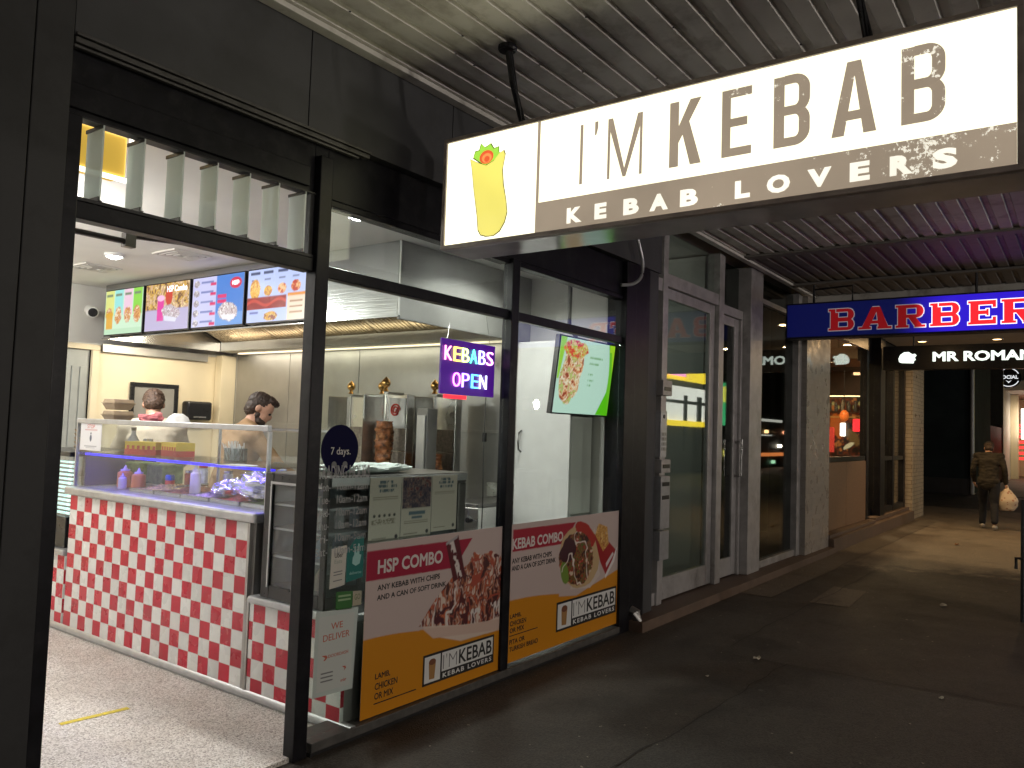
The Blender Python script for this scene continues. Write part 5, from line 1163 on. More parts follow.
# wrap drawing
ic = lambda pts, d, mt, nm: (lambda mb: (mb.prism(pts, SX, d, d+.0008), mb.build(nm, mt, ks)))(MB())
INK = emitter('icon_ink', (.05, .04, .02), .6); YW = backlit('icon_yellow', (.98, .86, .16), 1.05); GR = emitter('icon_green', (.42, .82, .08), .95); RD = emitter('icon_red', (.88, .13, .04), .95); OG = emitter('icon_orange', (.95, .35, .1), .95)
wrap = [(-2.639, 3.065), (-2.626, 3.009), (-2.607, 2.888), (-2.581, 2.762), (-2.571, 2.681), (-2.553, 2.653), (-2.516, 2.641), (-2.471, 2.64), (-2.433, 2.659), (-2.403, 2.702), (-2.389, 2.752), (-2.398, 2.815), (-2.418, 2.896), (-2.427, 2.976), (-2.412, 3.052), (-2.422, 3.075), (-2.45, 3.064), (-2.481, 3.033), (-2.533, 3.015), (-2.594, 3.041)]
def grow(pts, k):
    cx = sum(p[0] for p in pts)/len(pts); cz = sum(p[1] for p in pts)/len(pts); return [(cx+(x-cx)*k+(.004 if x > cx else -.004), cz+(z-cz)*k+(.004 if z > cz else -.004)) for x, z in pts]
leaf = [(-2.623, 3.073), (-2.61, 3.103), (-2.584, 3.104), (-2.572, 3.139), (-2.544, 3.113), (-2.512, 3.128), (-2.491, 3.098), (-2.459, 3.102), (-2.457, 3.076), (-2.438, 3.067), (-2.462, 3.034), (-2.54, 3.016)]
ic(grow(leaf, 1.0), .0022, INK, 'icon_outline'); ic(leaf, .0032, GR, 'icon_lettuce'); ic(circ(-2.535, 3.062, .046, 20, .036), .0042, RD, 'icon_tomato'); ic(circ(-2.532, 3.056, .032, 16, .025), .0052, OG, 'icon_onion'); ic(circ(-2.53, 3.05, .018, 12, .016), .0062, RD, 'icon_tomato')
ic(grow(wrap, 1.0), .0064, INK, 'icon_outline'); ic(wrap, .0074, YW, 'icon_wrap')
for y in (2.38, .70):
    mb = MB(); mb.tube([(3.31, y, 3.205), (3.23, y+.03, 3.45), (3.2, y+.045, 3.625)], .016, 8); mb.tube([(3.30, y-.02, 3.205), (3.26, y+.02, 3.4), (3.21, y+.03, 3.62)], .008, 6); mb.lathe((3.2, y+.045, 3.600), [(.001, 0), (.045, .002), (.05, .012), (.05, .028)], 14); mb.build('hanging_bracket', M['black'], ks)
cpts = [(5.84, 3.05, 3.40), (5.93, 3.05, 3.26), (6.02, 3.05, 3.10), (6.0, 3.05, 2.97), (5.88, 3.06, 2.89), (5.74, 3.10, 2.86)]
def spline(P, k=6):
    P = [Vector(p) for p in P]; o = []
    for i in range(len(P)-1):
        a, b, c, d = P[max(0, i-1)], P[i], P[i+1], P[min(len(P)-1, i+2)]
        for j in range(k):
            t = j/k; o.append(.5*((2*b)+(c-a)*t+(2*a-5*b+4*c-d)*t*t+(3*b-a-3*c+d)*t**3))
    return o+[P[-1]]
mb = MB(); mb.tube(spline(cpts), .014, 8)
solo('cable_conduit', mb, M['alu_light'], 'pale curved cable conduit on the dark wall beside the right window', 'conduit', smooth=True)
# sign lamp light inside the far face
mb = MB(); mb.prism([(.194, 2.63), (2.80, 2.63), (2.80, 3.17), (.194, 3.17)], frame((3.4705, 0, 0), (0, 1, 0), (0, 0, 1)), 0, .003); mb.build('rear_face', backlit('rear_face_lit', (1, .93, .8), .22), ks)

# ------------------------------------------------------------------ grey entry shopfront
en = thing('entry_shopfront', 'grey aluminium shopfront with two tall glass doors between the takeaway and the tiled column', 'shopfront', (9.0, 3.2, 0))
b_ = lambda name, mt, mb, bev=.004, par=None: mb.build(name, mt, par or en, bevel=bev)
mb = MB(); mb.box(6.075, 6.34, 3.13, 3.5, 0, 3.62); b_('pier', M['black_frame'], mb); mb = MB(); mb.box(6.343, 6.55, 3.15, 3.5, 0, 3.62); b_('grey_pier', M['charcoal2'], mb)
mb = MB(); mb.box(6.08, 12.3, 3.0, 3.6, -.05, .085); b_('threshold', M['terracotta'], mb)
mb = MB()
mb.box(6.552, 6.62, 3.19, 3.34, .086, 3.62); mb.box(6.76, 6.86, 3.20, 3.33, .086, 3.62); mb.box(8.15, 8.29, 3.20, 3.34, .086, 3.62)
mb.box(6.862, 8.148, 3.21, 3.33, 3.05, 3.17); mb.box(6.622, 6.758, 3.21, 3.33, 2.98, 3.10); mb.box(6.622, 6.758, 3.22, 3.33, .086, .20)
mb.box(8.292, 8.985, 3.24, 3.36, 3.0, 3.10); mb.box(8.93, 8.986, 3.24, 3.36, .086, 2.998)
mb.box(8.99, 9.40, 3.15, 3.5, .086, 3.62); mb.box(9.402, 10.93, 3.2, 3.3, .086, .17); mb.box(10.932, 11.08, 3.17, 3.4, .086, 3.62); mb.box(9.402, 10.93, 3.2, 3.3, 3.28, 3.34)
b_('frame', M['alu'], mb)
mb = MB(); mb.box(11.085, 12.28, 3.10, 3.6, .086, 3.60); b_('tiled_column', M['pale_tile'], mb, 0)
def leaf_door(x0, x1, z1, y, gl, hand):
    mb = MB(); st = .13
    mb.box(x0, x0+st*.8, y, y+.05, .10, z1); mb.box(x1-st, x1, y, y+.05, .10, z1); mb.box(x0+st*.8+.002, x1-st-.002, y+.001, y+.049, .10, .30); mb.box(x0+st*.8+.002, x1-st-.002, y+.001, y+.049, z1-.10, z1)
    d = b_('glass_door', M['alu'], mb)
    mb = MB(); mb.box(x0+st*.8, x1-st, y+.02, y+.028, .302, z1-.102); mb.build('pane', gl, d)
    if hand:
        mb = MB()
        for hx in hand: mb.tube([(hx, y, 1.20), (hx, y-.07, 1.20), (hx, y-.07, 1.62), (hx, y, 1.58)], .016, 8)
        mb.build('handle', M['steel'], d, smooth=True)
    return d
leaf_door(6.865, 8.135, 3.045, 3.245, M['door_glass'], None); leaf_door(8.295, 8.925, 2.995, 3.27, M['dark_glass'], [8.87])
for x0, x1, z0, z1, y, g in ((6.864, 8.136, 3.172, 3.60, 3.26, M['glass']), (6.624, 6.756, .202, 2.978, 3.27, M['dark_glass']), (8.294, 8.984, 3.102, 3.60, 3.3, M['dark_glass']), (9.402, 10.93, .172, 3.278, 3.25, M['dark_glass']), (9.402, 10.93, 3.342, 3.6, 3.25, M['dark_glass'])):
    mb = MB(); mb.box(x0, x1, y, y+.008, z0, z1); mb.build('window_pane', g, en)
mb = MB(); mb.box(6.06, 6.75, 3.5, 6.5, 0, 3.62); mb.box(8.22, 8.34, 3.40, 6.5, 0, 3.62); mb.box(6.752, 8.218, 6.3, 6.5, 0, 3.62); mb.build('foyer_wall', M['white_wall'], en)
mb = MB(); mb.box(6.752, 8.218, 3.36, 6.3, .0, .08); mb.build('foyer_floor', mat('foyer_tile', (.28, .30, .27), .3, var=.1), en)
mb = MB(); mb.box(6.06, 12.3, 3.36, 6.5, 3.64, 3.75); mb.build('ceiling', M['white_wall'], en)
mb = MB(); mb.box(8.345, 12.2, 6.2, 6.4, 0, 3.6); mb.build('rear_wall', M['dark_wall'], en)
mb = MB(); mb.box(9.45, 10.6, 3.55, 3.62, .1, 1.02); mb.build('window_panel', mat('green_planting_print', (.02, .03, .012), .6, var=.7, scale=14), en)
mb = MB(); mb.box(8.345, 12.2, 3.62, 6.2, .0, .08); mb.build('floor', M['charcoal'], en)
# letter boxes and door intercom
t = thing('letterbox_panel', 'stacked metal letterboxes with a door intercom on the narrow grey jamb', 'letterboxes', (6.69, 3.17, .5))
for z0, z1, mt in ((2.0, 2.14, 'alu'), (1.30, 1.42, 'alu'), (.80, 1.27, 'alu_light'), (.52, .78, 'alu_light')):
    mb = MB(); mb.box(6.585, 6.775, 3.10, 3.185, z0, z1); mb.build('box', M[mt], t, bevel=.004)
for z in (2.06, 1.36, 1.20, 1.08):
    mb = MB(); mb.box(6.61, 6.75, 3.095, 3.099, z-.018, z+.018); mb.build('slot', M['black'], t)
mb = MB(); mb.box(6.62, 6.745, 3.13, 3.185, 1.44, 1.86); ip = mb.build('intercom', M['alu_light'], t, bevel=.005)
mb = MB(); mb.lathe((6.68, 3.129, 1.81), [(.02, 0), (.018, .005), (.001, .006)], 14, (0, -1, 0)); mb.build('camera_eye', M['black'], ip)
mb = MB()
for r in range(4):
    for c_ in range(3): mb.box(6.640+c_*.032, 6.662+c_*.032, 3.124, 3.129, 1.50+r*.045, 1.53+r*.045)
mb.build('keys', M['steel_dull'], ip)

# ------------------------------------------------------------------ barber shop
bs = thing('barber_shop', 'barber shop front with brown panels below a warm window and black framed doors', 'shopfront', (16, 3.2, 0))
b_ = lambda name, mt, mb, bev=.004: mb.build(name, mt, bs, bevel=bev)
mb = MB(); mb.box(12.283, 18.88, 3.02, 3.6, -.05, .20); mb.box(12.283, 15.4, 3.08, 3.6, .202, .25); mb.box(15.6, 18.9, 3.12, 3.6, .202, .27); b_('plinth', M['terracotta'], mb)
mb = MB(); mb.box(12.285, 15.35, 3.22, 3.32, 1.30, 1.38); mb.box(12.285, 15.35, 3.22, 3.32, 3.28, 3.60); mb.box(12.285, 12.36, 3.22, 3.32, 1.382, 3.278); mb.box(15.2, 15.35, 3.2, 3.32, .26, 3.278); mb.box(16.05, 16.45, 3.14, 3.4, .202, 3.6)
for x in (16.452, 17.55, 18.72): mb.box(x, x+.16, 3.2, 3.3, .272, 3.22)
mb.box(16.452, 18.88, 3.2, 3.3, 3.222, 3.6); mb.box(16.614, 17.548, 3.205, 3.295, .272, .38); mb.box(17.712, 18.718, 3.205, 3.295, .272, .38); mb.box(16.614, 17.548, 3.21, 3.29, 1.28, 1.36); mb.box(17.712, 18.718, 3.21, 3.29, 1.28, 1.36)
mb.box(18.862, 18.882, 3.30, 3.62, .2, 3.6); mb.box(15.352, 16.048, 3.3, 3.4, 3.1, 3.6); mb.box(15.352, 16.048, 3.3, 3.4, .26, .4)
b_('frame', M['black_frame'], mb)
for x0, x1 in ((12.29, 13.78), (13.79, 15.195)):
    mb = MB(); mb.box(x0, x1, 3.21, 3.26, .255, 1.298); b_('brown_panel', M['brown_panel'], mb)
for x0, x1, z0, z1 in ((12.362, 15.198, 1.382, 3.278), (15.352, 16.048, .402, 3.098), (16.614, 17.548, .382, 3.22), (17.712, 18.718, .382, 3.22)):
    mb = MB(); mb.box(x0, x1, 3.255, 3.263, z0, z1); mb.build('window_pane', M['glass'], bs)
mb = MB(); mb.box(18.885, 20.3, 3.06, 3.6, -.02, 3.6); mb.box(20.1, 20.3, 3.602, 12, -.02, 3.6); b_('brick_corner', M['white_brick'], mb, 0)
mb = MB(); mb.box(12.3, 20.1, 7.5, 7.7, 0, 3.65); mb.build('rear_wall', mat('barber_wall', (.45, .26, .14), .6, var=.3, scale=3), bs)
mb = MB(); mb.box(20.06, 20.098, 3.6, 7.5, .2, 3.6); mb.build('side_wall', mat('barber_side_wall', (.35, .16, .08), .6, var=.3, scale=2), bs)
mb = MB(); mb.box(12.3, 20.1, 3.6, 7.5, .1, .2); mb.build('floor', M['wood_dark'], bs)
mb = MB(); mb.box(12.3, 20.3, 3.6, 12, 3.605, 3.75); mb.box(12.283, 12.4, 3.6, 7.5, .2, 3.6); mb.build('ceiling', M['cream'], bs)
mb = MB()
for k in range(5): mb.box(12.8+k*1.35, 13.9+k*1.35, 7.44, 7.49, 1.2, 2.5)
mb.build('mirror', mat('mirror', (.6, .58, .55), .05, metal=1), bs)
mb = MB(); mb.box(12.6, 19.5, 7.1, 7.48, .85, .95); mb.build('shelf', M['wood_dark'], bs)
random.seed(12)
for k in range(5):
    x = 13.0+k*1.35
    t = thing('barber_chair', 'dark barber chair inside the warm lit barber window', 'chair', (x, 5.6, .2), 'barber chairs')
    mb = MB(); mb.lathe((x, 5.6, .2), [(.28, 0), (.28, .03), (.05, .06), (.05, .4), (.001, .4)], 16); mb.build('pedestal', M['steel'], t)
    mb = MB(); mb.box(x-.28, x+.28, 5.3, 5.85, .60, .74); mb.build('seat', M['black'], t, bevel=.03)
    mb = MB(); mb.box(x-.27, x+.27, 5.22, 5.34, .742, 1.35); mb.build('backrest', M['black'], t, bevel=.03)
    for s in (-1, 1):
        mb = MB(); mb.box(x+s*.32-.04, x+s*.32+.04, 5.3, 5.8, .82, .88); mb.build('armrest', M['black'], t, bevel=.01)
t = thing('neon_bar', 'red glowing panel sign deep inside the barber window', 'neon sign', (20.0, 4.4, 1.9))
mb = MB(); mb.box(19.96, 20.05, 4.14, 4.52, 1.86, 2.16); mb.build('panel', emitter('red_neon_glow', (1, .03, .04), 2.4), t, bevel=.03)
mb = MB(); mb.box(19.95, 20.05, 4.94, 5.08, 1.35, 1.95); mb.build('side_panel', emitter('dull_red_glow', (.7, .06, .04), .8), t, bevel=.02)
t = thing('paper_lantern', 'orange glowing lantern hanging in the middle of the barber window', 'lantern', (19.0, 4.48, 1.9))
mb = MB(); mb.ball((19.0, 4.48, 2.20), (.10, .10, .13), 20, 14); mb.build('shade', emitter('orange_lantern_glow', (1, .22, .04), .6), t, smooth='all')
mb = MB(); mb.tube([(19.0, 4.48, 2.33), (19.0, 4.48, 3.6)], .008, 6); mb.build('cord', M['black'], t)
t = thing('wall_lamp', 'small white lamp low inside the barber window', 'lamp', (19.8, 4.7, 1.8))
mb = MB(); mb.box(19.86, 19.94, 4.66, 4.78, 1.74, 2.06); mb.build('shade', emitter('white_lamp_glow', (1, .9, .75), 4), t, bevel=.02)
mb = MB(); mb.box(19.94, 20.05, 4.70, 4.74, 1.86, 1.92); mb.build('bracket', M['black'], t)
sh = thing('bottle_shelf', 'dark shelf of bottles under a warm light strip inside the barber shop', 'shelf', (19.9, 4.6, 2.3))
mb = MB(); mb.box(19.75, 20.055, 3.7, 5.6, 2.30, 2.33); mb.box(19.75, 20.055, 3.7, 5.6, 2.70, 2.74); mb.build('board', M['wood_dark'], sh)
mb = MB(); mb.box(19.76, 19.80, 3.7, 5.6, 2.675, 2.698); mb.build('light_strip', emitter('shelf_strip_glow', (1, .72, .35), 5), sh)
mb = MB(); mb.box(20.03, 20.056, 3.65, 5.65, .9, 3.4); mb.build('back_panel', mat('dark_brown_panel', (.07, .03, .018), .4, var=.4, scale=5), sh)
mb = MB(); mb.box(19.4, 20.055, 3.7, 5.6, 1.22, 1.27); mb.build('bench_top', M['wood_dark'], sh)
def glow_paint(img, a, b):  # paints the lit barber interior as glowing colour on a flat panel
    n = fbm(a*5, b*5, 3, 4); img[:] = RGB(26, 14, 10)
    food(img, a, b*.8, n > .38, [(30, 16, 10), (70, 28, 14), (120, 44, 18), (40, 22, 16), (165, 70, 28), (90, 30, 20), (30, 30, 26), (60, 40, 30), (200, 110, 50)], .16, 11)
    put(img, inell(a, b, -4.86, 2.0, .17, .30, .2, .9, 3), (215, 96, 30)); put(img, inell(a, b, -4.52, 1.72, .12, .22, .5, .9, 5), (130, 90, 46)); put(img, inell(a, b, -4.62, 1.52, .14, .05, .6, .6, 6), (255, 226, 170))
    put(img, inell(a, b, -5.0, 1.75, .07, .16, 0, .9, 8), (190, 30, 22)); put(img, (np.abs(b-2.2) < .012) & (n > .45), (230, 150, 70))
    for k in range(9): put(img, inell(a, b, -5.1+k*.12, 2.48+.05*math.sin(k*2.3), .03, .05), (190, 160, 90))
t = thing('painted_glow_panel', 'glowing painted panel standing in for the lit clutter behind the barber window', 'display', (20.02, 4.6, 1.28))
A0, A1, B0, B1 = -5.4, -3.72, 1.29, 2.66
prt('panel', FX(20.028), A0, A1, B0, B1, glow_paint, print_mat('painted_interior_glow', .3, emit=.85), t, step=.02)
for k in range(12):
    y = 3.85+k*.145; h = .2+.08*random.random(); mb = MB(); mb.lathe((19.85, y, 2.331), [(.04, 0), (.04, h*.6), (.015, h*.8), (.015, h)], 12)
    solo('product_bottle', mb, mat('shelf_bottle', random.choice([(.3, .2, .1), (.12, .12, .13), (.4, .36, .3), (.25, .08, .04)]), .25), 'small bottle on the lit shelf inside the barber shop', 'bottle', 'bottles on the barber shelf', smooth=True)
mb = MB(); mb.box(19.70, 19.78, 4.05, 4.45, 3.18, 3.24); solo('string_light', mb, emitter('string_glow', (1, .6, .3), 3), 'short row of warm lights near the barber ceiling', 'string light')
for i, (x, y, z, c) in enumerate(((13.5, 5.2, 2.75, (1, .6, .25)), (15.0, 5.4, 2.75, (1, .55, .2)), (17.2, 5.2, 2.75, (1, .6, .25)), (18.5, 5.5, 2.75, (1, .6, .25)))):
    t = thing('pendant_lamp', 'small warm pendant lamp hanging inside the barber shop', 'pendant lamp', (x, y, z), 'barber shop pendant lamps')
    mb = MB(); mb.ball((x, y, z), .07, 14, 10); mb.build('bulb', emitter('pendant_glow', c, 9), t, smooth='all')
    mb = MB(); mb.tube([(x, y, z+.07), (x, y, 3.6)], .008, 6); mb.lathe((x, y, z+.055), [(.05, 0), (.03, .05), (.008, .07)], 14); mb.build('cord', M['black'], t)

# hanging barber sign
bg = thing('barber_sign', 'blue hanging light box sign with red BARBER lettering outlined in white', 'sign', (10.1, 1.0, 2.9))
BX = FX(9.99)
mb = MB(); mb.box(10.0, 10.22, -1.1, 3.06, 2.885, 3.325); mb.build('casing', mat('barber_casing', (.012, .015, .035), .45), bg, bevel=.006)
def lit_along(name, c0, c1, e0, e1, y0, y1):
    """tubes inside light the street end fully and the wall end hardly at all"""
    Mm = mat(name, c0, .35); nt = Mm.node_tree; b = nt.nodes['Principled BSDF']; L = nt.links
    tc = nt.nodes.new('ShaderNodeTexCoord'); sp = nt.nodes.new('ShaderNodeSeparateXYZ'); L.new(tc.outputs['Object'], sp.inputs[0])
    mr = nt.nodes.new('ShaderNodeMapRange'); mr.interpolation_type = 'SMOOTHSTEP'; mr.inputs[1].default_value = y1-1.0; mr.inputs[2].default_value = y0-1.0; mr.inputs[3].default_value = e1; mr.inputs[4].default_value = e0; L.new(sp.outputs['Y'], mr.inputs[0])
    b.inputs['Emission Color'].default_value = (*c1, 1); L.new(mr.outputs[0], b.inputs['Emission Strength']); return Mm
mb = MB(); mb.prism([(-3.04, 2.905), (1.08, 2.905), (1.08, 3.305), (-3.04, 3.305)], BX, -.004, 0); mb.build('face', lit_along('barber_face', (.02, .06, .30), (.05, .012, 1.0), .03, .62, 1.85, 1.2), bg)
LR = lit_along('barber_red', (.42, .02, .03), (1, .02, .03), .16, 1.15, 1.62, 1.44); LW = lit_along('barber_white', (.5, .48, .5), (1, .93, 1), .16, 1.5, 1.62, 1.44)
def slab(ch, a0, a1, b0, b1, g):
    """slab serif capitals, g grows the outline"""
    W, H = a1-a0, b1-b0; s = W*.30; h = H*.2; P = []
    R = lambda x0, x1, z0, z1: P.append([(x0, z0), (x1, z0), (x1, z1), (x0, z1)])
    sf = W*.08
    def half(z0, z1):
        n = 8; r = (z1-z0)/2; xr = min(r, W*.34); xc = W-xr
        o = [(xc+xr*math.cos(-math.pi/2+math.pi*i/n), z0+r+r*math.sin(-math.pi/2+math.pi*i/n)) for i in range(n+1)]
        q = [(xc+max(.004, xr-s*.85)*math.cos(-math.pi/2+math.pi*i/n), z0+r+(r-h*.72)*math.sin(-math.pi/2+math.pi*i/n)) for i in range(n+1)]
        o = [(s, z0)]+o+[(s, z1)]; q = [(s, z0+h*.72)]+q+[(s, z1-h*.72)]
        for i in range(len(o)-1): P.append([o[i], o[i+1], q[i+1], q[i]])
    if ch in 'BER':
        R(sf, s+sf, 0, H); R(0, s+2*sf, 0, h*.5); R(0, s+2*sf, H-h*.5, H)
    if ch == 'B': half(0, H*.55); half(H*.45, H)
    if ch == 'R': half(H*.42, H); P.append([(W*.45, H*.44), (W*.72, H*.44), (W*1.0, 0), (W*.72, 0)]); R(W*.68, W*1.06, 0, h*.5)
    if ch == 'E':
        R(s+sf, W, 0, h*.9); R(s+sf, W, H-h*.9, H); R(s+sf, W*.72, H*.42, H*.58); R(W-sf*1.5, W, 0, H*.30); R(W-sf*1.5, W, H*.70, H); R(W*.66, W*.74, H*.36, H*.64)
    if ch == 'A':
        P.append([(W*.08, 0), (W*.30, 0), (W*.55, H*.78), (W*.55, H), (W*.40, H)]); P.append([(W*.62, 0), (W*.92, 0), (W*.66, H), (W*.5501, H), (W*.5501, H*.78)]); R(W*.26, W*.78, H*.24, H*.38); R(0, W*.38, 0, h*.5); R(W*.58, W, 0, h*.5)
    out = []
    for k, p in enumerate(P):
        cx = sum(x for x, z in p)/len(p); cz = sum(z for x, z in p)/len(p)
        if g:
            q = []
            for x, z in p:
                L_ = math.hypot(x-cx, z-cz) or 1; q.append((x+g*(1 if x > cx else -1), z+g*(1 if z > cz else -1)))
            p = q
        out.append([(a0+x, b0+z) for x, z in p])
    return out
for ch, a in zip('BARBER', (-2.545, -2.205, -1.80, -1.445, -1.07, -.755)):
    wd = {'A': .36, 'E': .265}.get(ch, .29)
    for nm, g, d, mt in (('letter_outline', .009, .002, LW), ('lettering', 0, .004, LR)):
        mb = MB()
        for k, p in enumerate(slab(ch, a, a+wd, 2.965, 3.225, g)): mb.prism(p, BX, d+.00012*k, d+.001+.00012*k)
        mb.build(nm, mt, bg)
mb = MB()
for y in (2.75, 1.0, -.6): mb.tube([(10.1, y, 3.285), (10.1, y, 3.56)], .014)
mb.tube([(10.1, 2.75, 3.50), (10.1, 2.30, 3.52), (10.1, 2.30, 3.30)], .012); mb.build('hanging_rod', M['dark_metal'], bg)

# dark hanging sign further on
rg = thing('hanging_sign', 'black hanging sign with white lit MR ROMAN lettering and a white head emblem', 'sign', (16.1, 1.3, 2.98))
RX = FX(15.99)
mb = MB(); mb.box(16.0, 16.2, -1.1, 3.10, 2.975, 3.415); mb.build('casing', M['black'], rg, bevel=.006)
LG = emitter('romano_glow', (.88, 1, .90), 1.5)
text('lettering', 'MR ROMAN', RX, -2.27, -.735, 3.115, 3.292, LG, rg, d=.003, bold=.035)
mb = MB(); mb.prism([(-2.78, 3.10), (-2.58, 3.09), (-2.57, 3.14), (-2.545, 3.15), (-2.56, 3.20), (-2.53, 3.235), (-2.56, 3.265), (-2.60, 3.255), (-2.66, 3.30), (-2.74, 3.295), (-2.80, 3.25), (-2.83, 3.18), (-2.82, 3.12)], RX, .002, .012); mb.build('head_emblem', LG, rg)
mb = MB()
for y in (2.6, .2): mb.tube([(16.1, y, 3.415), (16.1, y, 3.6)], .014)
mb.build('hanging_rod', M['dark_metal'], rg)

# ------------------------------------------------------------------ beyond the lane
db = thing('dark_building', 'dark painted windowless building across the lane', 'building', (31, 6, 0))
mb = MB(); mb.box(30.5, 37.0, 3.18, 16, -.1, 7.5); mb.build('wall', M['dark_wall'], db)
mb = MB(); mb.box(30.44, 30.498, 3.2, 16, -.05, .5); mb.build('plinth', mat('dark_plinth', (.03, .032, .034), .5, var=.3, scale=3), db)
mb = MB(); mb.tube([(30.42, 3.14, 0), (30.42, 3.14, 7.4)], .07, 10); mb.build('corner_pipe', M['alu_light'], db)
mb = MB(); mb.box(30.40, 30.498, 3.7, 5.6, 4.45, 4.62); mb.build('light_box', M['steel_dark'], db)
fe = thing('lane_fence', 'dark slatted fence between the dark building and the pale shop beyond', 'fence', (38, 3.2, 0))
mb = MB(); mb.box(37.1, 37.2, 3.22, 3.32, 0, 2.6); mb.build('post', M['wood_dark'], fe); mb = MB(); mb.box(43.0, 43.1, 3.22, 3.32, 0, 2.6); mb.build('post', M['wood_dark'], fe)
mb = MB()
for k in range(24): mb.box(37.22+k*.24, 37.40+k*.24, 3.25, 3.29, .1, 2.45)
mb.box(37.2, 43, 3.292, 3.33, 2.2, 2.3); mb.box(37.2, 43, 3.292, 3.33, .4, .5); mb.build('slat_panel', M['wood_dark'], fe)
fs_ = thing('far_shop', 'pale rendered shop with lit awning at the far end of the footpath', 'building', (50, 4, 0))
mb = MB(); mb.box(43.2, 70, 3.2, 12, -.1, 7); mb.build('wall', M['white_wall'], fs_)
mb = MB(); mb.box(43.12, 43.198, 3.2, 12, -.1, 7); mb.build('side_wall', M['charcoal'], fs_)
mb = MB()
for x in (47.2, 52, 58):
    mb = MB(); mb.box(x, x+.5, 2.85, 3.19, 0, 4.2); mb.build('pillar', M['cream'], fs_)
mb = MB(); mb.box(44, 72, -1.6, 3.19, 4.25, 4.7); mb.build('awning', M['soffit_flat'], fs_)
for x in (48.4, 53.4):
    mb = MB(); mb.box(x, x+3, 3.12, 3.19, .5, 3.2); mb.build('window', emitter('far_window_glow', (1, .62, .3), .5), fs_)
mb = MB(); mb.box(47.0, 47.12, 2.55, 2.72, 2.0, 3.5); mb.build('tube_light', emitter('far_tube_glow', (1, .92, .8), 6), fs_)
mb = MB()
for k in range(7): mb.box(47.9+k*.01, 47.95+k*.01, 1.9, 2.9, .95+k*.28, 1.07+k*.28)
mb.build('red_led_board', emitter('red_led_glow', (1, .03, .03), 2.2), fs_)
rs = thing('round_sign', 'round black hanging sign with white SOCIAL lettering under the far awning', 'sign', (44.4, 2.8, 5.0))
c_ = (-3.0, 4.82) ; RSX = FX(43.4)
mb = MB(); mb.prism(circ(*c_, .50, 36), RSX, -.12, 0); mb.build('disc', M['black'], rs)
RW = emitter('round_sign_glow', (.9, .95, 1), .9)
text('lettering', 'SOCIAL', RSX, c_[0]-.38, c_[0]+.38, c_[1]-.07, c_[1]+.10, RW, rs, d=.004, bold=.03)
mb = MB(); n = 30
ring = circ(*c_, .44, n); ri = circ(*c_, .40, n)
for i in list(range(2, 13))+list(range(18, 28)): mb.prism([ring[i], ring[i+1], ri[i+1], ri[i]], RSX, .003, .006)
mb.prism([(c_[0]-.12, c_[1]-.13), (c_[0], c_[1]-.27), (c_[0]+.12, c_[1]-.13), (c_[0], c_[1]-.20)], RSX, .003, .006); mb.build('ring_emblem', RW, rs)

# black folding stand at the kerb side
t = thing('pavement_stand', 'black metal folding stand on the kerb side at the right edge', 'pavement stand', (9.0, .3, 0))
mb = MB()
for y in (.50, -.1):
    mb.tube([(8.86, y, .02), (9.0, y, 1.14)], .025, 8); mb.tube([(9.2, y, .02), (9.02, y, 1.12)], .025, 8)
for z in (.25, .65, 1.10): mb.tube([(8.86+z*.12, .50, z), (8.86+z*.12, -.1, z)], .018, 8)
mb.build('legs', M['dark_metal'], t)
mb = MB(); mb.prism([(-.48, .05), (.08, .05), (.08, 1.08), (-.48, 1.08)], frame((8.86, 0, 0), (0, -1, 0), (.117, 0, 1)), -.012, .006); mb.build('board', M['black'], t, bevel=.004)
mb = MB(); mb.tube([(8.9, .50, .60), (8.9, .56, .60), (8.9, .56, .50)], .016, 8); mb.build('hook', M['dark_metal'], t)

# ------------------------------------------------------------------ across the street (seen in the glass)
ys = thing('convenience_shop', 'yellow fronted shop across the road, mirrored in the glass door', 'building', (41, -9, 0))
mb = MB(); mb.box(31, 38.9, -16, -9, -.1, 9); mb.build('wall', M['charcoal'], ys)
mb = MB(); mb.box(32, 37.6, -8.99, -8.8, 4.2, 5.2); mb.box(32, 37.6, -8.79, -8.72, 2.05, 2.3); mb.build('yellow_fascia', emitter('yellow_fascia_glow', (1, .72, .03), 4.0), ys)
mb = MB(); mb.box(32.6, 34.8, -8.79, -8.7, 4.35, 5.1); mb.build('pink_sign', emitter('pink_sign_glow', (1, .35, .6), 4.5), ys)
mb = MB(); mb.box(32, 37.6, -8.995, -8.9, 2.3, 3.9); mb.build('lit_window', emitter('shop_window_glow', (.9, .9, .8), 3.2), ys)
mb = MB()
for k in range(5): mb.box(35+k*1.56, 35.25+k*1.72, -8.89, -8.8, .9, 3.5)
mb.box(32, 37.6, -8.89, -8.8, 3.1, 3.25); mb.build('window_bars', M['black'], ys)
cf = thing('added_cafe', 'dim made-up cafe across the road with lamps and headlight glows, mirrored in the dark window', 'building', (52, -9, 0))
mb = MB(); mb.box(39.0, 66, -16, -9.01, -.1, 8); mb.build('wall', M['charcoal'], cf)
mb = MB(); mb.box(44.5, 52, -8.99, -8.85, .55, .75); mb.build('orange_strip', emitter('added_cafe_strip_glow', (1, .30, .08), 2.2), cf)
for x, z, c, e in ((45.4, 1.2, (1, .95, .8), 30), (49.4, 1.15, (1, .9, .7), 30), (46.9, 2.0, (1, .6, .25), 8), (48.2, .2, (.5, 1, .6), 3), (50.4, 2.0, (1, .4, .2), 8), (57, 2.6, (1, .8, .5), 10)):  # glow boxes added for reflections; the brightest pair stand for car headlights
    mb = MB(); mb.box(x-.17, x+.17, -8.99, -8.8, z-.10, z+.10); mb.build('lamp', emitter('mirrored_lamp_glow', c, e), cf, bevel=.05)
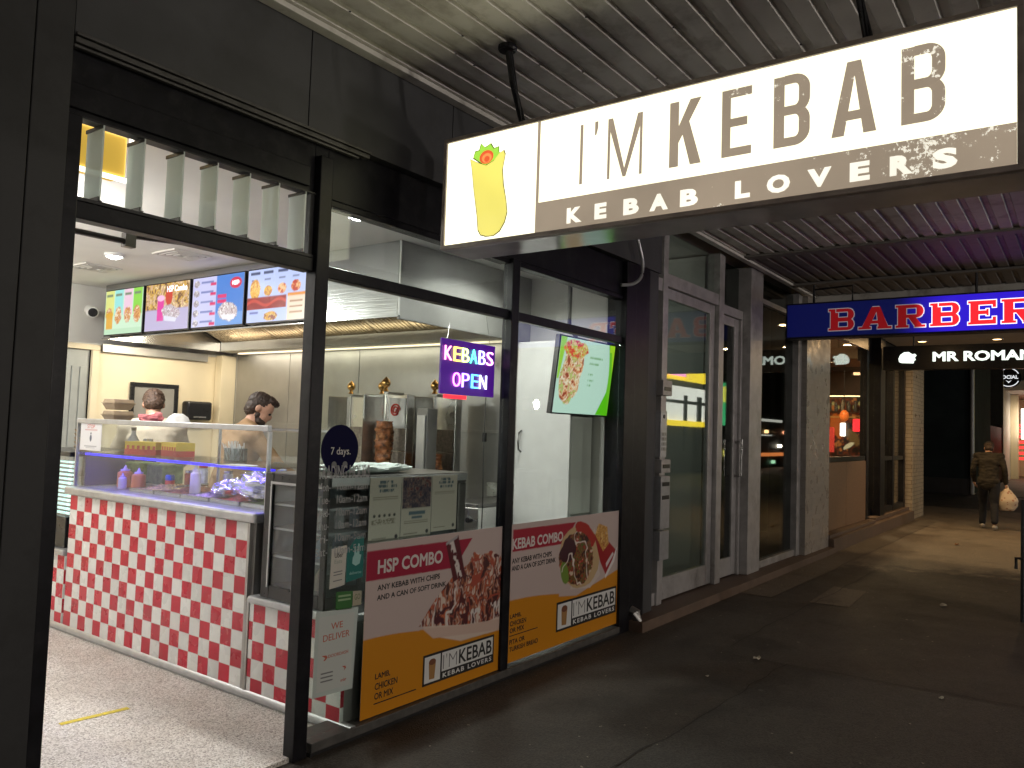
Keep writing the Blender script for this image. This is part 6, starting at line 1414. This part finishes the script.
mb = MB(); mb.box(44.6, 50, -8.99, -8.93, 2.6, 2.75); mb.box(45.5, 48, -8.99, -8.93, 1.75, 1.82); mb.build('window_bar', emitter('added_cafe_window_glow', (.8, .8, .7), 1.8), cf)
gs = thing('green_shop_sign', 'upright green lit shop sign across the road, mirrored in the second door', 'sign', (39.6, -8.8, 2.2))
mb = MB(); mb.box(39.3, 39.9, -8.99, -8.65, 2.2, 4.4); mb.build('panel', emitter('green_sign_glow', (.1, .8, .3), 2.0), gs, bevel=.03)
mb = MB(); mb.box(39.4, 39.8, -8.649, -8.64, 3.4, 4.2); mb.build('yellow_panel', emitter('green_sign_yellow', (1, .85, .1), 4.0), gs)
mb = MB(); mb.box(40.6, 41.0, -8.99, -8.65, .6, 1.0); mb.build('lamp', emitter('green_sign_lamp', (1, .9, .1), 5.0), gs)
ob = thing('dark_terrace', 'row of unlit shops across the road, mirrored darkly in the windows', 'building', (0, -9, 0))
mb = MB(); mb.box(-40, 30.9, -16, -9, -.1, 8); mb.build('wall', M['charcoal'], ob)
for x in (-3.5, 4.5, 12.0, 22.0):
    mb = MB(); mb.box(x-.25, x+.25, -8.995, -8.66, 2.3, 2.7); mb.build('fill_lamp_box', M['steel_dull'], ob, bevel=.02)  # housings added for the fill lamps
sl = thing('street_lamp', 'tall street lamp across the road', 'street lamp', (6, -7.5, -.13))
mb = MB(); mb.tube([(6, -7.5, -.13), (6, -7.5, 6.6), (6, -7.2, 6.75), (6, -5, 6.75)], .06, 10); mb.build('pole', M['steel_dull'], sl)
mb = MB(); mb.box(5.8, 6.2, -5.3, -4.7, 6.6, 6.72); mb.build('head', M['steel_dull'], sl, bevel=.02)

# ------------------------------------------------------------------ small litter
random.seed(5); LM = [mat('dry_leaf', (.20, .09, .03), .8, var=.3, scale=60), mat('paper_scrap', (.42, .39, .33), .8)]
def px_ground(u, v):
    d = F_*1.0+R_*((u-512)/FPX)-U_*((v-384)/FPX); k = -CAM_H/d.z; return d.x*k, d.y*k
for i, (x, y, s, k, lb) in enumerate(((4.365, .81, .035, 0, 'dry brown curled leaf on the dark footpath, nearest one'), (5.9, .78, .028, 1, 'pale paper scrap on the dark footpath beyond the leaf'), (9.2, 1.2, .06, 1, 'flattened pale paper scrap on the footpath joint'),
        (5.3, 2.12, .022, 1, 'tiny pale scrap in front of the right poster'), (5.95, 2.0, .05, 1, 'flat pale stain-like scrap before the grey doors'), (14.9, 1.75, .09, 0, 'brown leaf on the lit concrete near the walker'))):
    mb = MB(); n = 9; v = []
    for j in range(n):
        a = 2*math.pi*j/n; r = s*(1 if k else (1.5 if j in (0, 4) else .6))*random.uniform(.7, 1.1); v.append((x+r*math.cos(a), y+r*.6*math.sin(a), .008+random.random()*s*.35))
    top = [(a, b, c+.002) for a, b, c in v]; mb.add(v+top, [tuple(range(n-1, -1, -1)), tuple(range(n, 2*n))]+[(j, (j+1) % n, n+(j+1) % n, n+j) for j in range(n)])
    solo('fallen_leaf' if k == 0 else 'paper_scrap', mb, LM[k], lb, 'leaf' if k == 0 else 'litter')
t = thing('downpipe_outlet', 'short metal pipe outlet at the foot of the dark pier', 'pipe', (6.12, 3.1, 0))
mb = MB(); mb.tube([(6.12, 3.13, .16), (6.12, 3.08, .15), (6.12, 3.06, .06)], .04, 10); mb.build('pipe', M['steel_dull'], t, smooth=True)

# ------------------------------------------------------------------ people
def caps(parts, voxel, noise=0.0, smooth=6, nscale=9.0):
    """one continuous closed surface from tapered limbs and ellipsoids"""
    mb = MB()
    for p in parts:
        if p[0] == 'e':      # ellipsoid: centre, radii, optional rotation matrix
            _, c, r = p[:3]; rot = p[3] if len(p) > 3 else None
            t_ = MB(); t_.ball((0, 0, 0), r, 20, 14)
            vs = [Vector(v) for v in t_.v]
            if rot is not None: vs = [rot @ v for v in vs]
            mb.add([v+Vector(c) for v in vs], t_.f)
        else:
            a, ra, b, rb = p; a, b = Vector(a), Vector(b); mb.tube([a, b], [ra, rb], 16); mb.ball(a, ra, 16, 10); mb.ball(b, rb, 16, 10)
    me = bpy.data.meshes.new('tmp'); me.from_pydata([tuple(v) for v in mb.v], [], mb.f); o = bpy.data.objects.new('tmp', me); C.objects.link(o)
    rm = o.modifiers.new('r', 'REMESH'); rm.mode = 'VOXEL'; rm.voxel_size = voxel
    sm = o.modifiers.new('s', 'SMOOTH'); sm.factor = .5; sm.iterations = smooth
    dg = bpy.context.evaluated_depsgraph_get(); m2 = bpy.data.meshes.new_from_object(o.evaluated_get(dg))
    bpy.data.objects.remove(o); bpy.data.meshes.remove(me)
    if noise:
        ns = [v.normal.copy() for v in m2.vertices]
        for v, n in zip(m2.vertices, ns):
            q = v.co*nscale; v.co = v.co+n*noise*(mnoise.noise(q)+.6*mnoise.noise(q*2.3)+.6*mnoise.noise(Vector((q.x, q.y, q.z*3.2))))
    for p in m2.polygons: p.use_smooth = True
    return m2
def hand(wrist, direc, palm_n, side):
    """palm, four unequal curled fingers, thumb from the side near the base"""
    w = Vector(wrist); d = Vector(direc).normalized(); n = Vector(palm_n).normalized(); s = d.cross(n).normalized()*side; out = []
    out.append((w, .026, w+d*.05, .03)); out += [(w+d*.04+s*k, .017, w+d*.085+s*k*1.15, .014) for k in (-.028, -.009, .01, .028)]
    for k, L_ in ((-.032, .060), (-.011, .075), (.011, .082), (.031, .070)):
        b0 = w+d*.088+s*k; b1 = b0+d*L_*.45+n*.010; b2 = b1+d*L_*.30+n*.022; b3 = b2+d*L_*.10+n*.022
        out += [(b0, .0105, b1, .010), (b1, .010, b2, .0095), (b2, .0095, b3, .0085)]
    t0 = w+d*.025+s*.03; t1 = t0+s*.028+d*.03+n*.01; t2 = t1+d*.03+n*.014; out += [(t0, .015, t1, .012), (t1, .012, t2, .010)]
    return out
def person(label, loc, heading, J, top, legs, hair, voxel=.011, cap=None, group=None, beard=False, topnoise=.006):
    t = thing('person', label, 'person', loc, group); t.rotation_euler.z = heading
    V = {k: Vector(v) for k, v in J.items()}
    hd_ = V['head']; fw = (V['face']-hd_).normalized(); up = (hd_-V['neck']).normalized(); up = (up-fw*up.dot(fw)).normalized(); rt = fw.cross(up)
    RM = Matrix((fw, -rt, up)).transposed()
    H = lambda x, y, z: hd_+fw*x-rt*y+up*z
    headp = [('e', H(0, 0, .025), (.098, .076, .10), RM), ('e', H(.035, 0, -.045), (.062, .058, .075), RM), (H(.07, 0, -.085), .028, H(.075, 0, -.085), .026),
             ('e', H(.10, 0, -.02), (.018, .013, .026), RM), ('e', H(.098, 0, -.033), (.016, .018, .012), RM), ('e', H(.088, 0, -.062), (.014, .024, .009), RM),
             ('e', H(-.01, .078, -.01), (.022, .010, .032), RM), ('e', H(-.01, -.078, -.01), (.022, .010, .032), RM), ('e', H(.083, .03, .012), (.012, .022, .008), RM), ('e', H(.083, -.03, .012), (.012, .022, .008), RM)]
    nk = [(V['neck']-up*.05, .062, hd_-up*.05, .056)]
    sh = V['shL']-V['shR']; sdir = sh.normalized()
    torso = [(V['shL'], .062, V['shR'], .062), (V['chest']+sdir*.07, .115, V['chest']-sdir*.07, .115), (V['waist']+sdir*.055, .105, V['waist']-sdir*.055, .105), (V['pelvis']+sdir*.065, .115, V['pelvis']-sdir*.065, .115),
             (V['chest']+sdir*.06, .112, V['waist']+sdir*.05, .103), (V['chest']-sdir*.06, .112, V['waist']-sdir*.05, .103), (V['waist']+sdir*.05, .103, V['pelvis']+sdir*.06, .112), (V['waist']-sdir*.05, .103, V['pelvis']-sdir*.06, .112), (V['neck']-up*.03, .07, V['chest'], .10),
             (V['shL']-sdir*.03, .06, V['chest']+sdir*.07, .10), (V['shR']+sdir*.03, .06, V['chest']-sdir*.07, .10), (V['neck']-up*.05, .058, V['shL'], .05), (V['neck']-up*.05, .058, V['shR'], .05)]
    arms = []; armc = []
    for s, sg in (('L', 1), ('R', -1)):
        arms += [(V['sh'+s], .052, V['el'+s], .041), (V['el'+s], .040, V['wr'+s], .028)]
        armc += [(V['sh'+s], .064, V['el'+s], .054), (V['el'+s], .054, V['wr'+s], .043)]
        dd = (V['wr'+s]-V['el'+s]).normalized(); pn = Vector((0, -sg, 0)) if abs(dd.z) > .6 else Vector((0, 0, -1))
        pn = (pn-dd*pn.dot(dd)).normalized(); arms += hand(V['wr'+s], dd, pn, 1 if s == 'L' else -1)
    leg = []; legc = []; shoes = []
    for s in 'LR':
        leg += [(V['hip'+s], .085, V['kn'+s], .055), (V['kn'+s], .054, V['an'+s], .036), (V['an'+s]-Vector((0, 0, .03)), .032, V['to'+s], .028)]
        legc += [(V['hip'+s], .105, V['kn'+s], .075), (V['kn'+s], .074, V['an'+s]+Vector((0, 0, .015)), .060)]
        a = V['an'+s]; f = (V['to'+s]-a); f.z = 0; f.normalize(); shoes.append([('e', (a.x-f.x*.02, a.y-f.y*.02, V['to'+s].z+.012), (.05, .042, .042)), (Vector((a.x, a.y, V['to'+s].z+.012)), .042, V['to'+s], .038), (V['to'+s]-Vector((0, 0, .012)), .028, V['to'+s]+Vector((f.x*.03, f.y*.03, -.012)), .026)])
    def mk(nm, parts, mt, vx=voxel, par=t, **k):
        me = caps(parts, vx, **k); me.name = nm; me.materials.append(mt); o = bpy.data.objects.new(nm, me); C.objects.link(o); o.parent = par; return o
    body = mk('body', headp+nk+torso+arms+leg, M['skin'], voxel*.72, smooth=4)
    gro = lambda P_, g: [(p[0], p[1], tuple(r+g for r in p[2]))+tuple(p[3:]) if p[0] == 'e' else (p[0], p[1]+g, p[2], p[3]+g) for p in P_]
    mk('top', gro(torso, .014)+armc+[(V['pelvis']+sdir*.05-Vector((0, 0, .05)), .125, V['pelvis']-sdir*.05-Vector((0, 0, .05)), .125), (V['neck']-up*.045, .072, V['neck']-up*.03, .066)], top, noise=topnoise)
    mk('trousers', legc+[(V['pelvis']+sdir*.05, .122, V['pelvis']-sdir*.05, .122)], legs, noise=.005)
    for s_ in shoes: mk('shoe', s_, M['shoe'], voxel*.8, smooth=4)
    hp = [('e', H(-.022, 0, .045), (.098, .086, .092), RM), ('e', H(-.045, 0, -.015), (.066, .078, .075), RM), ('e', H(.03, 0, .095), (.07, .066, .042), RM), ('e', H(.075, 0, .098), (.035, .05, .028), RM)]
    mk('hair', hp, hair, voxel*.55, noise=.006, smooth=2, nscale=70)
    if beard: mk('beard', [('e', H(.036, 0, -.085), (.066, .061, .046), RM), ('e', H(.012, 0, -.05), (.045, .066, .052), RM)], hair, voxel*.8, noise=.004, smooth=3, nscale=40)
    if cap: mk('cap', [('e', H(-.01, 0, .075), (.108, .092, .07), RM), ('e', H(.10, 0, .06), (.06, .07, .012), RM)], cap, voxel*.8, smooth=3)
    mbx = MB()
    for sy in (-1, 1): mbx.ball(tuple(H(.086, sy*.031, .0)), .0115, 10, 8)
    me = bpy.data.meshes.new('eyes'); me.from_pydata([tuple(v) for v in mbx.v], [], mbx.f); me.materials.append(M['ink']); o = bpy.data.objects.new('eyes', me); C.objects.link(o); o.parent = t
    return t
# walker seen from behind, heading away along the footpath
person('person in a dark olive jacket and jeans walking away with a carrier bag', (18.25, 1.60, .006), math.radians(4), dict(
    pelvis=(0, 0, .93), waist=(.02, 0, 1.08), chest=(.05, 0, 1.30), neck=(.11, 0, 1.46), head=(.18, 0, 1.57), face=(.29, .02, 1.49),
    shL=(.05, .20, 1.42), shR=(.05, -.20, 1.42), elL=(.03, .27, 1.15), wrL=(.16, .25, .93), elR=(-.0, -.27, 1.15), wrR=(.08, -.29, .90),
    hipL=(0, .095, .91), hipR=(0, -.095, .91), knL=(.17, .10, .51), anL=(.16, .11, .10), knR=(-.03, -.10, .50), anR=(-.24, -.10, .15), toL=(.31, .13, .045), toR=(-.10, -.12, .05)),
    M['olive_cloth'], M['denim'], M['hair'], cap=M['black_cloth'], topnoise=.012)
bag = thing('carrier_bag', 'pale patterned plastic carrier bag hanging from the walking person', 'bag', (18.33, 1.30, .36))
mb = MB(); mb.ball((0, 0, .20), (.13, .19, .24), 28, 20)
mb.v = [tuple(Vector(v)*1.0+Vector(v).normalized()*.03*mnoise.noise(Vector(v)*14)-Vector((0, 0, 0))) for v in mb.v]
mb.v = [(18.33+x*(1-.45*max(0, z-.22)/.2), 1.30+y*(1-.45*max(0, z-.22)/.2), .38+max(z, 0.0)) for x, y, z in mb.v]
def bagmat():
    Mm = mat('bag_plastic', (.6, .5, .4), .5); nt = Mm.node_tree; b = nt.nodes['Principled BSDF']; tc = nt.nodes.new('ShaderNodeTexCoord'); v = nt.nodes.new('ShaderNodeTexVoronoi'); v.inputs['Scale'].default_value = 13; nt.links.new(tc.outputs['Object'], v.inputs['Vector'])
    rp = nt.nodes.new('ShaderNodeValToRGB'); e = rp.color_ramp.elements; rp.color_ramp.interpolation = 'CONSTANT'; e[0].color = (.45, .24, .16, 1); e[1].position = .26; e[1].color = (.68, .58, .46, 1); nt.links.new(v.outputs['Distance'], rp.inputs[0]); nt.links.new(rp.outputs[0], b.inputs['Base Color']); return Mm
mb.build('sack', bagmat(), bag, smooth='all')
mb = MB(); mb.tube([(18.33, 1.25, .72), (18.33, 1.285, .86), (18.33, 1.30, .885), (18.33, 1.315, .86), (18.33, 1.35, .72)], .009, 8); mb.build('handle', M['offwhite'], bag)
# cook at the grills
person('person in a tan long sleeved top with dark hair and beard working at the grills', (3.95, 5.74, -.03), math.radians(-12), dict(
    pelvis=(0, 0, .97), waist=(.03, 0, 1.14), chest=(.10, 0, 1.36), neck=(.17, 0, 1.55), head=(.235, -.01, 1.675), face=(.35, -.07, 1.60),
    shL=(.10, .215, 1.47), shR=(.10, -.215, 1.47), elL=(.28, .30, 1.22), wrL=(.50, .20, 1.12), elR=(.26, -.30, 1.24), wrR=(.50, -.28, 1.10),
    hipL=(0, .1, .95), hipR=(0, -.1, .95), knL=(.02, .11, .52), anL=(-.03, .12, .11), knR=(.02, -.11, .52), anR=(-.03, -.12, .11), toL=(.12, .14, .045), toR=(.12, -.14, .045)),
    M['tan_cloth'], M['black_cloth'], M['hair'], beard=True).scale = (1.08, 1.12, 1.06)
person('person in a pale top bending behind the counter, only the brown hair showing above it', (3.86, 6.72, .02), math.radians(62), dict(
    pelvis=(-.1, 0, .95), waist=(-.03, 0, 1.12), chest=(.08, 0, 1.33), neck=(.19, 0, 1.50), head=(.26, 0, 1.62), face=(.36, 0, 1.54),
    shL=(.10, .19, 1.42), shR=(.10, -.19, 1.42), elL=(.22, .27, 1.18), wrL=(.42, .2, 1.06), elR=(.22, -.27, 1.18), wrR=(.42, -.2, 1.06),
    hipL=(-.1, .1, .93), hipR=(-.1, -.1, .93), knL=(-.05, .11, .51), anL=(-.1, .12, .11), knR=(-.05, -.11, .51), anR=(-.1, -.12, .11), toL=(.05, .14, .045), toR=(.05, -.14, .045)),
    M['pale_cloth'], M['black_cloth'], M['hair2']).scale = (1.1, 1.1, 1.075)
